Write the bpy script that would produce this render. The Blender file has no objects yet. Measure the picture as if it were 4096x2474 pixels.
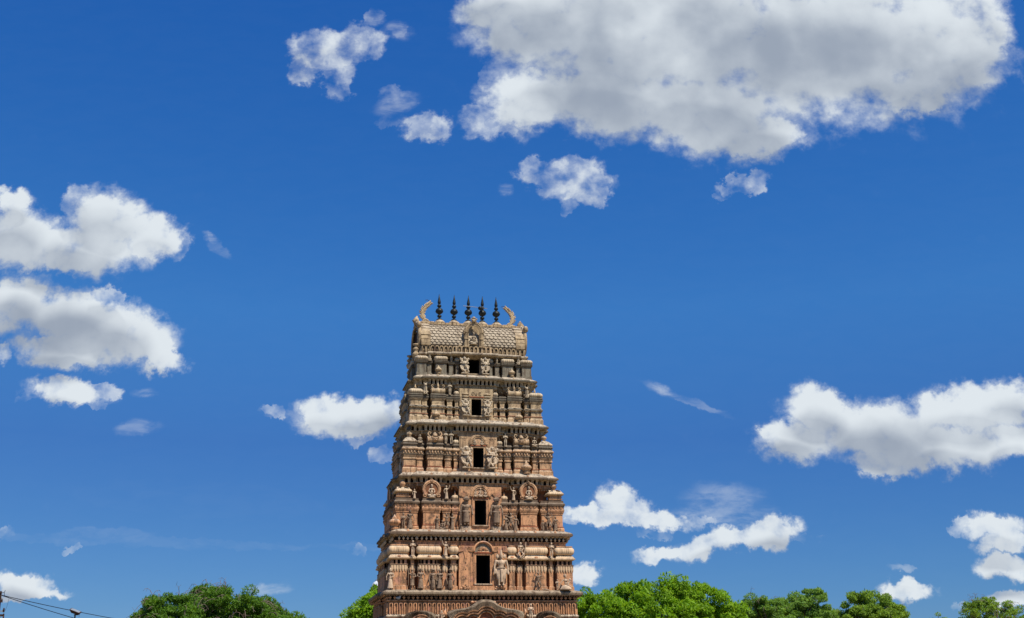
import bpy, bmesh, math, random
import numpy as np
from mathutils import Vector, Matrix, noise
R = math.radians
PI = math.pi
SC = bpy.context.scene
COL = SC.collection
rng = random.Random(7)

# ------------------------------------------------------------------ camera
F_PX, PITCH, ROLL = 4981.0, R(17.69), R(0.844)      # focal length in photo pixels (4096 wide)
EYE = 1.6
cam_d = bpy.data.cameras.new('camera'); cam = bpy.data.objects.new('camera', cam_d); COL.objects.link(cam)
cam_d.sensor_width = 36.0; cam_d.lens = 36.0 * F_PX / 4096.0
cam_d.clip_end = 20000; cam_d.clip_start = 0.1
cam.matrix_world = Matrix.Translation((0, 0, EYE)) @ Matrix.Rotation(R(90) + PITCH, 4, 'X') @ Matrix.Rotation(-ROLL, 4, 'Z')
SC.camera = cam

def ray(px, py):
    X = px - 2048.0; Y = 1237.0 - py
    X, Y = X * math.cos(ROLL) + Y * math.sin(ROLL), -X * math.sin(ROLL) + Y * math.cos(ROLL)
    return Vector((X, F_PX * math.cos(PITCH) - Y * math.sin(PITCH), F_PX * math.sin(PITCH) + Y * math.cos(PITCH)))
def at(px, py, Y):
    d = ray(px, py); t = Y / d.y
    return Vector((d.x * t, Y, EYE + d.z * t))

# ------------------------------------------------------------------ sun and sky
SUN_EL, SUN_AZ = R(59), R(42)       # azimuth: right of the line from the facade to the camera
SKY_STR = 0.10
# direction towards the sun (the facade looks along -Y)
sdir = Vector((math.sin(SUN_AZ) * math.cos(SUN_EL), -math.cos(SUN_AZ) * math.cos(SUN_EL), math.sin(SUN_EL)))
sl = bpy.data.lights.new('sun', 'SUN'); sl.energy = 5.0; sl.angle = R(0.53); sl.color = (1.0, 0.95, 0.87)
so = bpy.data.objects.new('sun', sl); COL.objects.link(so)
so.rotation_euler = (-sdir).to_track_quat('-Z', 'Y').to_euler(); so.location = (40, -40, 80)

W = bpy.data.worlds.new('World'); SC.world = W; W.use_nodes = True
nt = W.node_tree; nt.nodes.clear()

def N(t, kind, **kw):
    n = t.nodes.new(kind)
    for k, v in kw.items(): setattr(n, k, v)
    return n
def M2(t, op, a, b=None, c=None, clamp=False):
    n = t.nodes.new('ShaderNodeMath'); n.operation = op; n.use_clamp = clamp
    for i, v in enumerate((a, b, c)):
        if v is None: continue
        if isinstance(v, (int, float)): n.inputs[i].default_value = v
        else: t.links.new(v, n.inputs[i])
    return n.outputs[0]
def VM(t, op, a, b):
    n = t.nodes.new('ShaderNodeVectorMath'); n.operation = op
    for i, v in enumerate((a, b)):
        if isinstance(v, (tuple, list)): n.inputs[i].default_value = v
        elif isinstance(v, (int, float)): n.inputs[3].default_value = v
        else: t.links.new(v, n.inputs[i] if not (op == 'SCALE' and i == 1) else n.inputs[3])
    return n.outputs[0]
def MR(t, v, a, b, c=0.0, d=1.0, smooth=True):
    n = t.nodes.new('ShaderNodeMapRange'); n.interpolation_type = 'SMOOTHSTEP' if smooth else 'LINEAR'
    t.links.new(v, n.inputs[0])
    for i, x in zip((1, 2, 3, 4), (a, b, c, d)): n.inputs[i].default_value = x
    return n.outputs[0]
def MIX(t, f, a, b, blend='MIX'):
    n = t.nodes.new('ShaderNodeMix'); n.data_type = 'RGBA'; n.blend_type = blend
    if isinstance(f, (int, float)): n.inputs[0].default_value = f
    else: t.links.new(f, n.inputs[0])
    for i, v in ((6, a), (7, b)):
        if isinstance(v, (tuple, list)): n.inputs[i].default_value = (*v[:3], 1)
        else: t.links.new(v, n.inputs[i])
    return n.outputs[2]
def NOISE(t, vec, scale, detail=6, rough=0.55, dist=0.0, ntype='FBM'):
    n = t.nodes.new('ShaderNodeTexNoise'); n.noise_dimensions = '3D'
    n.inputs['Scale'].default_value = scale; n.inputs['Detail'].default_value = detail
    n.inputs['Roughness'].default_value = rough; n.inputs['Distortion'].default_value = dist
    if vec is not None: t.links.new(vec, n.inputs['Vector'])
    return n

# clouds: x, y, rx, ry (in 2464-px photo units), turn in degrees, weight
CLOUDS = [
 (1300,60,200,110,0,1.00),(1290,235,150,90,-8,1.00),(1480,240,220,105,5,1.00),(1700,270,230,110,8,1.00),(1820,320,130,70,5,1.00),(1600,80,420,200,0,1.10),
 (2000,110,360,210,-5,1.10),(2240,110,210,165,0,1.00),(2210,225,130,60,-18,0.90),(1210,20,130,70,0,0.90),(2330,60,120,120,0,0.80),(1190,290,70,45,0,0.60),(1195,190,40,60,0,0.43),
 (780,120,98,48,8,0.60),(862,108,72,46,0,0.56),(815,190,42,56,0,0.56),(735,155,45,42,0,0.52),(900,52,25,16,0,0.38),(965,80,28,18,0,0.36),
 (1030,312,68,40,-5,0.62),(960,235,60,22,-8,0.38),(935,285,30,22,0,0.30),
 (1385,440,86,58,8,0.58),(1310,430,66,38,20,0.52),(1430,470,40,34,0,0.55),(1380,505,24,26,0,0.43),(1215,455,14,12,0,0.33),
 (1795,437,68,24,-15,0.50),(1745,460,20,14,0,0.38),
 (30,575,120,88,5,1.00),(30,490,60,36,0,0.80),(190,600,190,70,4,1.00),(270,530,110,78,15,1.00),(370,575,80,62,25,0.95),(110,630,130,42,5,0.90),(195,500,40,55,0,0.60),(420,600,40,40,0,0.50),
 (30,735,120,75,10,1.00),(190,765,150,70,10,1.00),(300,795,140,75,20,1.00),(170,835,150,46,3,1.00),(390,850,75,36,25,0.95),(-5,850,30,32,0,0.60),(270,725,60,30,20,0.60),
 (165,935,105,34,5,0.85),(245,930,55,22,-8,0.60),(235,960,35,18,10,0.50),(80,945,35,12,0,0.38),
 (50,1400,95,42,10,0.90),(60,1425,110,18,2,0.90),(10,1290,22,14,0,0.50),(185,1310,18,10,0,0.43),
 (845,1000,150,52,0,0.95),(790,990,95,45,0,0.90),(910,990,100,44,-5,0.90),(660,995,30,18,0,0.50),(870,1045,50,16,0,0.50),(640,997,14,22,0,0.38),
 (930,1092,42,20,0,0.52),
 (1975,990,110,56,10,1.00),(1915,1055,110,60,5,1.00),(2110,1040,190,76,0,1.05),(2320,995,170,66,-5,1.05),(2430,970,110,60,0,1.00),(2260,1080,210,58,-4,1.00),(2120,1112,110,34,6,0.90),(1850,1040,44,30,0,0.85),(2440,1060,90,52,0,0.95),
 (1505,1210,75,46,10,0.80),(1540,1242,150,28,2,0.85),(1440,1236,110,24,0,0.80),(1380,1238,50,20,0,0.60),(1570,1275,50,14,0,0.38),(1655,1238,80,14,8,0.43),
 (1850,1285,90,36,-8,0.85),(1720,1305,120,38,-12,0.85),(1610,1328,100,22,-12,0.80),(1790,1300,130,24,-3,0.80),(1940,1305,50,12,6,0.38),
 (2400,1265,85,36,0,0.85),(2425,1305,90,32,-5,0.85),(2300,1256,30,20,0,0.52),(2420,1365,75,36,0,0.90),(2175,1428,72,32,8,0.90),(2160,1415,36,24,0,0.80),(2430,1442,80,22,-8,0.80),(2355,1460,60,14,-5,0.50),
 (1395,1385,42,32,10,0.80),(865,1330,18,16,0,0.50),(2170,1370,30,10,5,0.30),(2230,1218,10,8,0,0.28),
]
# thin veils and streaks
WISPS = [(1650,962,105,9,22,.65),(1592,938,40,15,24,1.5),(1750,1215,110,55,10,.8),(1690,1235,80,16,8,.9),(350,1304,380,12,2,.28),(240,1290,120,20,0,.35),(640,1212,320,12,4,.12),(648,1420,55,14,-5,1),(505,576,28,10,38,1.0),(525,600,34,14,35,.5),
 (335,1028,55,18,-8,.7),(350,942,34,12,0,1),(2170,1370,34,9,5,.7),(955,250,60,26,-20,.8),(960,75,38,22,20,.9),(905,48,22,16,0,.8),(700,100,22,9,-10,.8),(1215,455,18,14,0,.7),(1230,170,40,60,-20,.6),(1760,340,90,26,5,.5),(2330,150,70,80,10,.6),(950,1320,160,10,2,.4),(480,1200,260,40,3,.12),(1150,215,20,14,0,.6)]
def cloud_group(LST, infl=1.35):
    g = bpy.data.node_groups.new('cloud_field', 'ShaderNodeTree')
    g.interface.new_socket('Vector', in_out='INPUT', socket_type='NodeSocketVector')
    g.interface.new_socket('Field', in_out='OUTPUT', socket_type='NodeSocketFloat')
    gi = g.nodes.new('NodeGroupInput'); go = g.nodes.new('NodeGroupOutput')
    acc = None
    for (cx, cy, rx, ry, rot, w) in LST:
        px, py = cx * 4096 / 2464, cy * 4096 / 2464
        d = ray(px, py); d1 = ray(px + 10, py); d2 = ray(px, py - 10)
        u, v = d.x / d.y, d.z / d.y
        su = math.hypot(d1.x / d1.y - u, d1.z / d1.y - v) / 10; sv = math.hypot(d2.x / d2.y - u, d2.z / d2.y - v) / 10
        k = infl * 4096 / 2464
        mp = g.nodes.new('ShaderNodeMapping'); mp.vector_type = 'TEXTURE'
        mp.inputs['Location'].default_value = (u, v, 0); mp.inputs['Rotation'].default_value = (0, 0, R(-rot) - ROLL)
        mp.inputs['Scale'].default_value = (rx * k * su, ry * k * sv, 1)
        g.links.new(gi.outputs[0], mp.inputs['Vector'])
        gr = g.nodes.new('ShaderNodeTexGradient'); gr.gradient_type = 'SPHERICAL'
        g.links.new(mp.outputs[0], gr.inputs[0])
        o = M2(g, 'MULTIPLY', gr.outputs['Fac'], 1.0)
        # flatter core, weight acts as a ceiling
        o = M2(g, 'MINIMUM', M2(g, 'MULTIPLY', o, 1.6), w)
        acc = o if acc is None else M2(g, 'SMOOTH_MAX', acc, o, 0.12)
    g.links.new(acc, go.inputs[0])
    return g
def build_world():
    t = nt
    tc = N(t, 'ShaderNodeTexCoord')
    sep = N(t, 'ShaderNodeSeparateXYZ'); t.links.new(tc.outputs['Generated'], sep.inputs[0])
    yy = M2(t, 'MAXIMUM', sep.outputs[1], 0.05)
    cmb = N(t, 'ShaderNodeCombineXYZ')
    t.links.new(M2(t, 'DIVIDE', sep.outputs[0], yy), cmb.inputs[0]); t.links.new(M2(t, 'DIVIDE', sep.outputs[2], yy), cmb.inputs[1])
    P = cmb.outputs[0]
    # domain warp, two scales
    n1 = NOISE(t, P, 14, 3, 0.5); n2 = NOISE(t, P, 60, 7, 0.62)
    w1 = VM(t, 'SCALE', VM(t, 'SUBTRACT', n1.outputs['Color'], (0.5, 0.5, 0.5)), 0.026)
    w2 = VM(t, 'SCALE', VM(t, 'SUBTRACT', n2.outputs['Color'], (0.5, 0.5, 0.5)), 0.030)
    PW = VM(t, 'ADD', VM(t, 'ADD', P, w1), w2)
    grp = cloud_group(CLOUDS)
    g1 = N(t, 'ShaderNodeGroup'); g1.node_tree = grp; t.links.new(PW, g1.inputs[0])
    g2 = N(t, 'ShaderNodeGroup'); g2.node_tree = grp
    t.links.new(VM(t, 'ADD', VM(t, 'ADD', P, VM(t, 'SCALE', w1, 0.8)), (0.004, 0.016, 0)), g2.inputs[0])
    f = g1.outputs[0]; fu = g2.outputs[0]
    fine = NOISE(t, P, 46, 8, 0.54, 0.1)
    mid = NOISE(t, P, 11, 3, 0.45, 0.2)
    fn = M2(t, 'SUBTRACT', fine.outputs['Fac'], 0.5)
    dens_in = M2(t, 'ADD', f, M2(t, 'MULTIPLY', fn, 1.35))
    dens = M2(t, 'MULTIPLY', MR(t, dens_in, 0.24, 0.92), MR(t, f, 0.02, 0.68))
    rag = NOISE(t, PW, 48, 3, 0.5, 0.3)
    ragf = MR(t, rag.outputs['Fac'], 0.30, 0.62, 0.45, 1.0)
    body = MR(t, f, 0.45, 0.75)
    dens = M2(t, 'MULTIPLY', dens, M2(t, 'MAXIMUM', ragf, body))
    g3 = N(t, 'ShaderNodeGroup'); g3.node_tree = cloud_group(WISPS, 1.25)
    t.links.new(VM(t, 'ADD', VM(t, 'ADD', P, VM(t, 'SCALE', w1, 0.25)), VM(t, 'SCALE', w2, 0.45)), g3.inputs[0])
    mpw = N(t, 'ShaderNodeMapping'); t.links.new(P, mpw.inputs[0]); mpw.inputs['Scale'].default_value = (30, 90, 1); mpw.inputs['Rotation'].default_value = (0, 0, R(18))
    nw = NOISE(t, mpw.outputs[0], 1.0, 6, 0.6, 0.4)
    wisp = M2(t, 'MULTIPLY', M2(t, 'MULTIPLY', MR(t, g3.outputs[0], 0.0, 1.5), 0.50), MR(t, nw.outputs['Fac'], 0.34, 0.66, 0.1, 1.0))
    dens = M2(t, 'SUBTRACT', 1.0, M2(t, 'MULTIPLY', M2(t, 'SUBTRACT', 1.0, dens), M2(t, 'SUBTRACT', 1.0, wisp)))
    front = MR(t, sep.outputs[1], 0.05, 0.2)
    dens = M2(t, 'MULTIPLY', dens, front)
    # thickness towards the sun, softly modulated: thick parts are grey, rims and tops white
    th = M2(t, 'ADD', fu, M2(t, 'MULTIPLY', M2(t, 'SUBTRACT', mid.outputs['Fac'], 0.5), 2.0))
    th = M2(t, 'ADD', th, M2(t, 'MULTIPLY', fn, -0.35))
    shade = MR(t, th, 0.3, 1.4)
    white = tuple(x / SKY_STR for x in (0.74, 0.80, 0.85)); grey = tuple(x / SKY_STR for x in (0.32, 0.375, 0.465))
    ccol = MIX(t, shade, white, grey)
    sky = N(t, 'ShaderNodeTexSky'); sky.sky_type = 'NISHITA'; sky.sun_disc = False
    sky.sun_elevation = SUN_EL; sky.sun_rotation = PI - SUN_AZ   # compass turn of the sun from +Y
    sky.altitude = 500; sky.air_density = 1.0; sky.dust_density = 0.3; sky.ozone_density = 3.0
    # clear, polarised-looking blue: per-channel contrast of the physical sky
    ss = N(t, 'ShaderNodeSeparateColor'); t.links.new(sky.outputs[0], ss.inputs[0]); cc = N(t, 'ShaderNodeCombineColor')
    for i, (tn, a, p) in enumerate(((0.62, 4.9, 1.98), (0.86, 1.22, 1.21), (1.12, 0.915, 0.76))):
        x = M2(t, 'POWER', M2(t, 'MULTIPLY', ss.outputs[i], tn * SKY_STR), p)
        t.links.new(M2(t, 'MULTIPLY', x, a / SKY_STR), cc.inputs[i])
    rp = N(t, 'ShaderNodeValToRGB'); t.links.new(sep.outputs[2], rp.inputs[0]); cr = rp.color_ramp
    for i, (p, c) in enumerate(((0.0, (.26, .50, .72)), (0.07, (.31, .53, .74)), (0.14, (.42, .57, .76)), (0.2, (.54, .62, .79)), (0.30, (1, 1, 1)), (0.6, (1.06, 1.08, 1.09)))):
        e = cr.elements[i] if i < 2 else cr.elements.new(p)
        e.position = p; e.color = (*c, 1)
    tint = MIX(t, 1.0, cc.outputs[0], rp.outputs[0], 'MULTIPLY')
    colr = MIX(t, dens, tint, ccol)
    bg = N(t, 'ShaderNodeBackground'); bg.inputs[1].default_value = SKY_STR
    t.links.new(colr, bg.inputs[0])
    out = N(t, 'ShaderNodeOutputWorld'); t.links.new(bg.outputs[0], out.inputs[0])
build_world()
W.cycles.sampling_method = 'MANUAL'; W.cycles.sample_map_resolution = 512
SC.view_settings.view_transform = 'Standard'; SC.view_settings.look = 'None'
SC.view_settings.exposure = 0.0; SC.view_settings.gamma = 1.0
SC.cycles.max_bounces = 6; SC.cycles.diffuse_bounces = 1; SC.cycles.transparent_max_bounces = 4

# ------------------------------------------------------------------ materials
def newmat(name, rough=0.9):
    m = bpy.data.materials.new(name); m.use_nodes = True
    t = m.node_tree; b = t.nodes['Principled BSDF']; b.inputs['Roughness'].default_value = rough
    b.inputs['Specular IOR Level'].default_value = 0.2
    return m, t, b
def stucco(name, low, high, tops=0.75, grime=0.6, bump=0.35, pink=0.3):
    """weathered lime stucco; tower space: warm below, greyer and yellower above, lichen on ledges"""
    m, t, b = newmat(name)
    geo = N(t, 'ShaderNodeNewGeometry'); sp = N(t, 'ShaderNodeSeparateXYZ'); t.links.new(geo.outputs['Position'], sp.inputs[0])
    sn = N(t, 'ShaderNodeSeparateXYZ'); t.links.new(geo.outputs['Normal'], sn.inputs[0])
    P = geo.outputs['Position']
    big = NOISE(t, P, 0.9, 5, 0.6); med = NOISE(t, P, 4.5, 6, 0.65); fin = NOISE(t, P, 26, 4, 0.7)
    hz = MR(t, M2(t, 'ADD', sp.outputs[2], M2(t, 'MULTIPLY', M2(t, 'SUBTRACT', big.outputs['Fac'], .5), 6)), 10.0, 18.5)
    col = MIX(t, hz, low, high)
    pk = MR(t, NOISE(t, P, 1.7, 3, 0.5).outputs['Fac'], 0.56, 0.68, 0, pink)
    # soot patches with shapes of their own
    sp_ = NOISE(t, P, 2.2, 7, 0.72, 0.6)
    pk = M2(t, 'MULTIPLY', pk, MR(t, sp.outputs[2], 9, 17, 1, 0.15))
    col = MIX(t, pk, col, (0.60, 0.27, 0.20))
    # pale lichen and limewash on ledges
    up = M2(t, 'MULTIPLY', MR(t, sn.outputs[2], 0.25, 0.8), tops)
    up = M2(t, 'MULTIPLY', up, MR(t, med.outputs['Fac'], 0.35, 0.6, 0.35, 1))
    col = MIX(t, up, col, (0.54, 0.46, 0.34))
    # streaks and speckled soot
    mp = N(t, 'ShaderNodeMapping'); t.links.new(P, mp.inputs[0]); mp.inputs['Scale'].default_value = (5, 5, 0.7)
    st = NOISE(t, mp.outputs[0], 1.0, 6, 0.7)
    g = MR(t, st.outputs['Fac'], 0.46, 0.66, 0, grime)
    col = MIX(t, g, col, (0.12, 0.075, 0.045))
    g2 = MR(t, M2(t, 'ADD', M2(t, 'MULTIPLY', fin.outputs['Fac'], .6), M2(t, 'MULTIPLY', med.outputs['Fac'], .5)), 0.53, 0.66, 0, grime * 0.9)
    col = MIX(t, g2, col, (0.10, 0.065, 0.045))
    col = MIX(t, MR(t, sp_.outputs['Fac'], 0.54, 0.66, 0, min(1, grime * 1.05)), col, (0.11, 0.07, 0.045))
    t.links.new(col, b.inputs['Base Color'])
    bp = N(t, 'ShaderNodeBump'); bp.inputs['Strength'].default_value = bump; bp.inputs['Distance'].default_value = 0.03
    hh = M2(t, 'ADD', M2(t, 'MULTIPLY', med.outputs['Fac'], 1.0), M2(t, 'MULTIPLY', fin.outputs['Fac'], .5))
    t.links.new(hh, bp.inputs['Height']); t.links.new(bp.outputs[0], b.inputs['Normal'])
    return m
def plain(name, c, rough=0.8, var=0.25, scale=6, metal=0.0, bump=0.1):
    m, t, b = newmat(name, rough); b.inputs['Metallic'].default_value = metal
    tc = N(t, 'ShaderNodeTexCoord'); n = NOISE(t, tc.outputs['Object'], scale, 5, 0.6)
    col = MIX(t, MR(t, n.outputs['Fac'], 0.35, 0.7), c, tuple(x * (1 - var) for x in c))
    t.links.new(col, b.inputs['Base Color'])
    bp = N(t, 'ShaderNodeBump'); bp.inputs['Strength'].default_value = bump; bp.inputs['Distance'].default_value = 0.02
    t.links.new(n.outputs['Fac'], bp.inputs['Height']); t.links.new(bp.outputs[0], b.inputs['Normal'])
    return m
def leafmat(name, a, c, trans=0.35):
    m, t, b = newmat(name, 0.55)
    geo = N(t, 'ShaderNodeNewGeometry')
    col = MIX(t, geo.outputs['Random Per Island'], a, c)
    n = NOISE(t, geo.outputs['Position'], 0.7, 3, 0.5)
    col = MIX(t, MR(t, n.outputs['Fac'], 0.4, 0.65, 0, 0.5), col, tuple(x * 0.55 for x in a))
    t.links.new(col, b.inputs['Base Color'])
    tr = N(t, 'ShaderNodeBsdfTranslucent'); t.links.new(MIX(t, 1, col, (1.3, 1.25, 0.5), 'MULTIPLY'), tr.inputs[0])
    mx = N(t, 'ShaderNodeMixShader'); mx.inputs[0].default_value = trans
    t.links.new(b.outputs[0], mx.inputs[1]); t.links.new(tr.outputs[0], mx.inputs[2])
    t.links.new(mx.outputs[0], t.nodes['Material Output'].inputs[0])
    return m
ST = stucco('stucco', (0.74, 0.36, 0.17), (0.56, 0.405, 0.225), grime=0.75, bump=0.14, pink=0.5)
STS = stucco('statue_stucco', (0.70, 0.49, 0.31), (0.62, 0.49, 0.32), tops=0.5, grime=0.5, bump=0.12, pink=0.1)
STW = stucco('ledge_stucco', (0.60, 0.43, 0.275), (0.55, 0.43, 0.28), tops=0.8, grime=0.9, bump=0.4, pink=0.05)
RED = plain('red_oxide_band', (0.42, 0.13, 0.06), 0.9, 0.5, 5)
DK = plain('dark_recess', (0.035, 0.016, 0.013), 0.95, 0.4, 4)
BLK = plain('shade_black', (0.008, 0.008, 0.009), 1.0, 0.3, 4)  # near-black for door linings, the inner shade put into the colour
MET = plain('dark_bronze', (0.035, 0.04, 0.038), 0.45, 0.4, 8, 0.3)
IRON = plain('rusty_iron', (0.09, 0.045, 0.03), 0.8, 0.5, 14)
GREY = plain('grey_metal', (0.35, 0.36, 0.37), 0.5, 0.3, 10)
WHT = plain('white_paint', (0.72, 0.73, 0.74), 0.6, 0.12, 1.2)
CABL = plain('black_rubber', (0.02, 0.022, 0.03), 0.6, 0.2)
GLS = plain('lamp_glass', (0.75, 0.8, 0.82), 0.15, 0.1)
BARK = plain('bark', (0.13, 0.09, 0.065), 0.95, 0.5, 5, 0, 0.5)
TWIG = plain('dry_twig', (0.27, 0.2, 0.15), 0.95, 0.4, 5)
BIRD = plain('pigeon_feathers', (0.07, 0.08, 0.10), 0.7, 0.4, 20)
BIRDW = plain('pale_feathers', (0.5, 0.52, 0.55), 0.7, 0.2, 20)
SOOT = stucco('algae_blackened_stucco', (0.20, 0.13, 0.08), (0.17, 0.145, 0.10), tops=0.35, grime=0.7, bump=0.6, pink=0.0)
OLD = stucco('grey_weathered_stucco', (0.30, 0.24, 0.16), (0.27, 0.235, 0.165), tops=0.5, grime=0.7, bump=0.5, pink=0.0)
HATCH = stucco('hatched_dark_stucco', (0.36, 0.26, 0.16), (0.3, 0.24, 0.16), tops=0.4, grime=0.8, bump=0.8, pink=0.0)
STD = stucco('sooty_statue_stucco', (0.34, 0.225, 0.14), (0.3, 0.23, 0.15), tops=0.3, grime=0.8, bump=0.12, pink=0.0)
DEEP = stucco('shade_toned_ochre', (0.34, 0.12, 0.05), (0.20, 0.125, 0.065), tops=0.2, grime=0.7, bump=0.12, pink=0.1)  # darker ochre for back walls and coves: recess shade put into the colour
CREAM = stucco('highlight_cream_stucco', (0.80, 0.54, 0.31), (0.67, 0.52, 0.33), tops=0.6, grime=0.35, bump=0.12, pink=0.2)  # paler cream for projecting parts: sunlit highlights put into the colour
MATS = [ST, DK, RED, STW, BLK, SOOT, OLD, HATCH, DEEP, CREAM]

# ------------------------------------------------------------------ mesh helpers
class MB:
    def __init__(s): s.v = []; s.f = []; s.m = []; s.sm = []; s.mat = 0; s.smooth = False
    def vert(s, p): s.v.append(tuple(p)); return len(s.v) - 1
    def face(s, idx): s.f.append(tuple(idx)); s.m.append(s.mat); s.sm.append(s.smooth)
    def box(s, x0, x1, y0, y1, z0, z1):
        b = len(s.v); s.v += [(x, y, z) for z in (z0, z1) for x, y in ((x0, y0), (x1, y0), (x1, y1), (x0, y1))]
        for q in ((0, 3, 2, 1), (4, 5, 6, 7), (0, 1, 5, 4), (1, 2, 6, 5), (2, 3, 7, 6), (3, 0, 4, 7)): s.face([b + i for i in q])
    def loops(s, rings, cap0=False, cap1=True):
        """rings of equal length, counter-clockwise from above, bottom to top"""
        n = len(rings[0]); b = len(s.v)
        for r in rings: s.v += [tuple(p) for p in r]
        for k in range(len(rings) - 1):
            for i in range(n):
                j = (i + 1) % n
                s.face((b + k * n + i, b + k * n + j, b + (k + 1) * n + j, b + (k + 1) * n + i))
        if cap0: s.face([b + i for i in reversed(range(n))])
        if cap1: s.face([b + (len(rings) - 1) * n + i for i in range(n)])
    def lathe(s, prof, c=(0, 0, 0), n=12, flute=0.0, nf=0):
        rs = []
        for r, z in prof:
            ring = []
            for i in range(n):
                a = 2 * PI * i / n
                rr = r * (1 - flute * abs(math.cos(a * nf / 2))) if nf else r
                ring.append((c[0] + rr * math.cos(a), c[1] + rr * math.sin(a), c[2] + z))
            rs.append(ring)
        s.loops(rs, True, True)
    def ell(s, c, r, n=10, m=7):
        rs = []
        for k in range(m + 1):
            th = -PI / 2 + PI * (k + 0.001 if k == 0 else (k - 0.001 if k == m else k)) / m
            rs.append([(c[0] + r[0] * math.cos(th) * math.cos(2 * PI * i / n), c[1] + r[1] * math.cos(th) * math.sin(2 * PI * i / n), c[2] + r[2] * math.sin(th)) for i in range(n)])
        s.loops(rs, True, True)
    def tube(s, pts, rad, n=8, flat=1.0):
        """tapered tube along pts; flat squeezes it along Y"""
        pts = [Vector(p) for p in pts]; rs = []
        if isinstance(rad, (int, float)): rad = [rad] * len(pts)
        for i, p in enumerate(pts):
            d = (pts[min(i + 1, len(pts) - 1)] - pts[max(i - 1, 0)]).normalized()
            a = Vector((0, 1, 0)) if abs(d.y) < 0.9 else Vector((1, 0, 0))
            e1 = a.cross(d).normalized(); e2 = d.cross(e1)
            ring = []
            for k in range(n):
                q = e1 * math.cos(2 * PI * k / n) + e2 * math.sin(2 * PI * k / n)
                q = q * rad[i]; q.y *= flat
                ring.append(p + q)
            rs.append(ring)
        s.loops(rs, True, True)
    def prism(s, out, y0, y1):
        """outline of (x,z) points extruded from y0 (front) to y1 (back)"""
        n = len(out); b = len(s.v)
        area = sum(out[i][0] * out[(i + 1) % n][1] - out[(i + 1) % n][0] * out[i][1] for i in range(n))
        if area < 0: out = out[::-1]
        s.v += [(x, y0, z) for x, z in out] + [(x, y1, z) for x, z in out]
        s.face([b + i for i in range(n)]); s.face([b + n + i for i in reversed(range(n))])
        for i in range(n):
            j = (i + 1) % n; s.face((b + j, b + i, b + n + i, b + n + j))
    def sweep(s, outline, prof, cap0=False, cap1=True):
        """rectilinear outline offset outwards by prof's first number at height prof's second"""
        n = len(outline); rings = []
        nr = []
        for i in range(n):
            a = outline[i]; b = outline[(i + 1) % n]
            dx, dy = b[0] - a[0], b[1] - a[1]; L = math.hypot(dx, dy); nr.append((dy / L, -dx / L))
        for o, z in prof:
            ring = []
            for i in range(n):
                n0, n1 = nr[i - 1], nr[i]
                if abs(n0[0] * n1[0] + n0[1] * n1[1]) > 0.5: ox, oy = n1
                else: ox, oy = n0[0] + n1[0], n0[1] + n1[1]
                ring.append((outline[i][0] + o * ox, outline[i][1] + o * oy, z))
            rings.append(ring)
        s.loops(rings, cap0, cap1)
    def ribbed(s, x0, x1, y0, y1, prof, pitch=0.16, amp=0.035, cap1=True):
        """cushion with vertical ribs round a rectangle; prof (out,z)"""
        keep = s.mat; s.mat = 9
        per = []
        def side(ax, ay, bx, by, nx, ny):
            L = math.hypot(bx - ax, by - ay); k = max(1, round(L / pitch)); m = k * 4
            for i in range(m):
                f = i / m; per.append((ax + (bx - ax) * f, ay + (by - ay) * f, nx, ny, abs(math.sin(PI * f * k)) if i else 0.0))
        side(x0, y0, x1, y0, 0, -1); side(x1, y0, x1, y1, 1, 0); side(x1, y1, x0, y1, 0, 1); side(x0, y1, x0, y0, -1, 0)
        n = len(per); rings = []
        cx, cy = (x0 + x1) / 2, (y0 + y1) / 2
        zmin = prof[0][1]; zmax = prof[-1][1]
        for o, z in prof:
            e = math.sin(PI * min(1, max(0, (z - zmin) / (zmax - zmin)))) ** 0.5
            ring = []
            for i, (x, y, nx, ny, q) in enumerate(per):
                px, py = per[i - 1][2:4]
                mx, my = (nx + px, ny + py) if q == 0.0 and (nx, ny) != (px, py) else (nx, ny)
                oo = o + amp * (q - 0.5) * e
                ring.append((x + mx * oo, y + my * oo, z))
            rings.append(ring)
        s.loops(rings, False, cap1); s.mat = keep
    def build(s, name, mats, parent=None, loc=(0, 0, 0), rz=0.0, link=True):
        me = bpy.data.meshes.new(name); me.from_pydata(s.v, [], s.f)
        for m in (mats if isinstance(mats, list) else [mats]): me.materials.append(m)
        me.polygons.foreach_set('material_index', s.m if isinstance(mats, list) else [0] * len(s.m))
        me.polygons.foreach_set('use_smooth', s.sm); me.update()
        o = bpy.data.objects.new(name, me)
        if link: COL.objects.link(o)
        o.parent = parent; o.location = loc; o.rotation_euler = (0, 0, rz)
        return o
def empty(name, loc=(0, 0, 0), rz=0, parent=None):
    o = bpy.data.objects.new(name, None); COL.objects.link(o); o.location = loc; o.rotation_euler = (0, 0, rz); o.parent = parent
    o.empty_display_size = 0.3
    return o
def tag(o, label=None, cat=None, group=None, kind=None):
    if label: o['label'] = label
    if cat: o['category'] = cat
    if group: o['group'] = group
    if kind: o['kind'] = kind
    return o
def put(me_obj, name, parent, loc, rz=0.0, sc=1.0, mir=False):
    """another object on the same mesh"""
    o = me_obj.copy(); o.name = name; COL.objects.link(o); o.parent = parent; o.location = loc; o.rotation_euler = (0, 0, rz)
    o.scale = (-sc if mir else sc, sc, sc)
    return o

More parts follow.
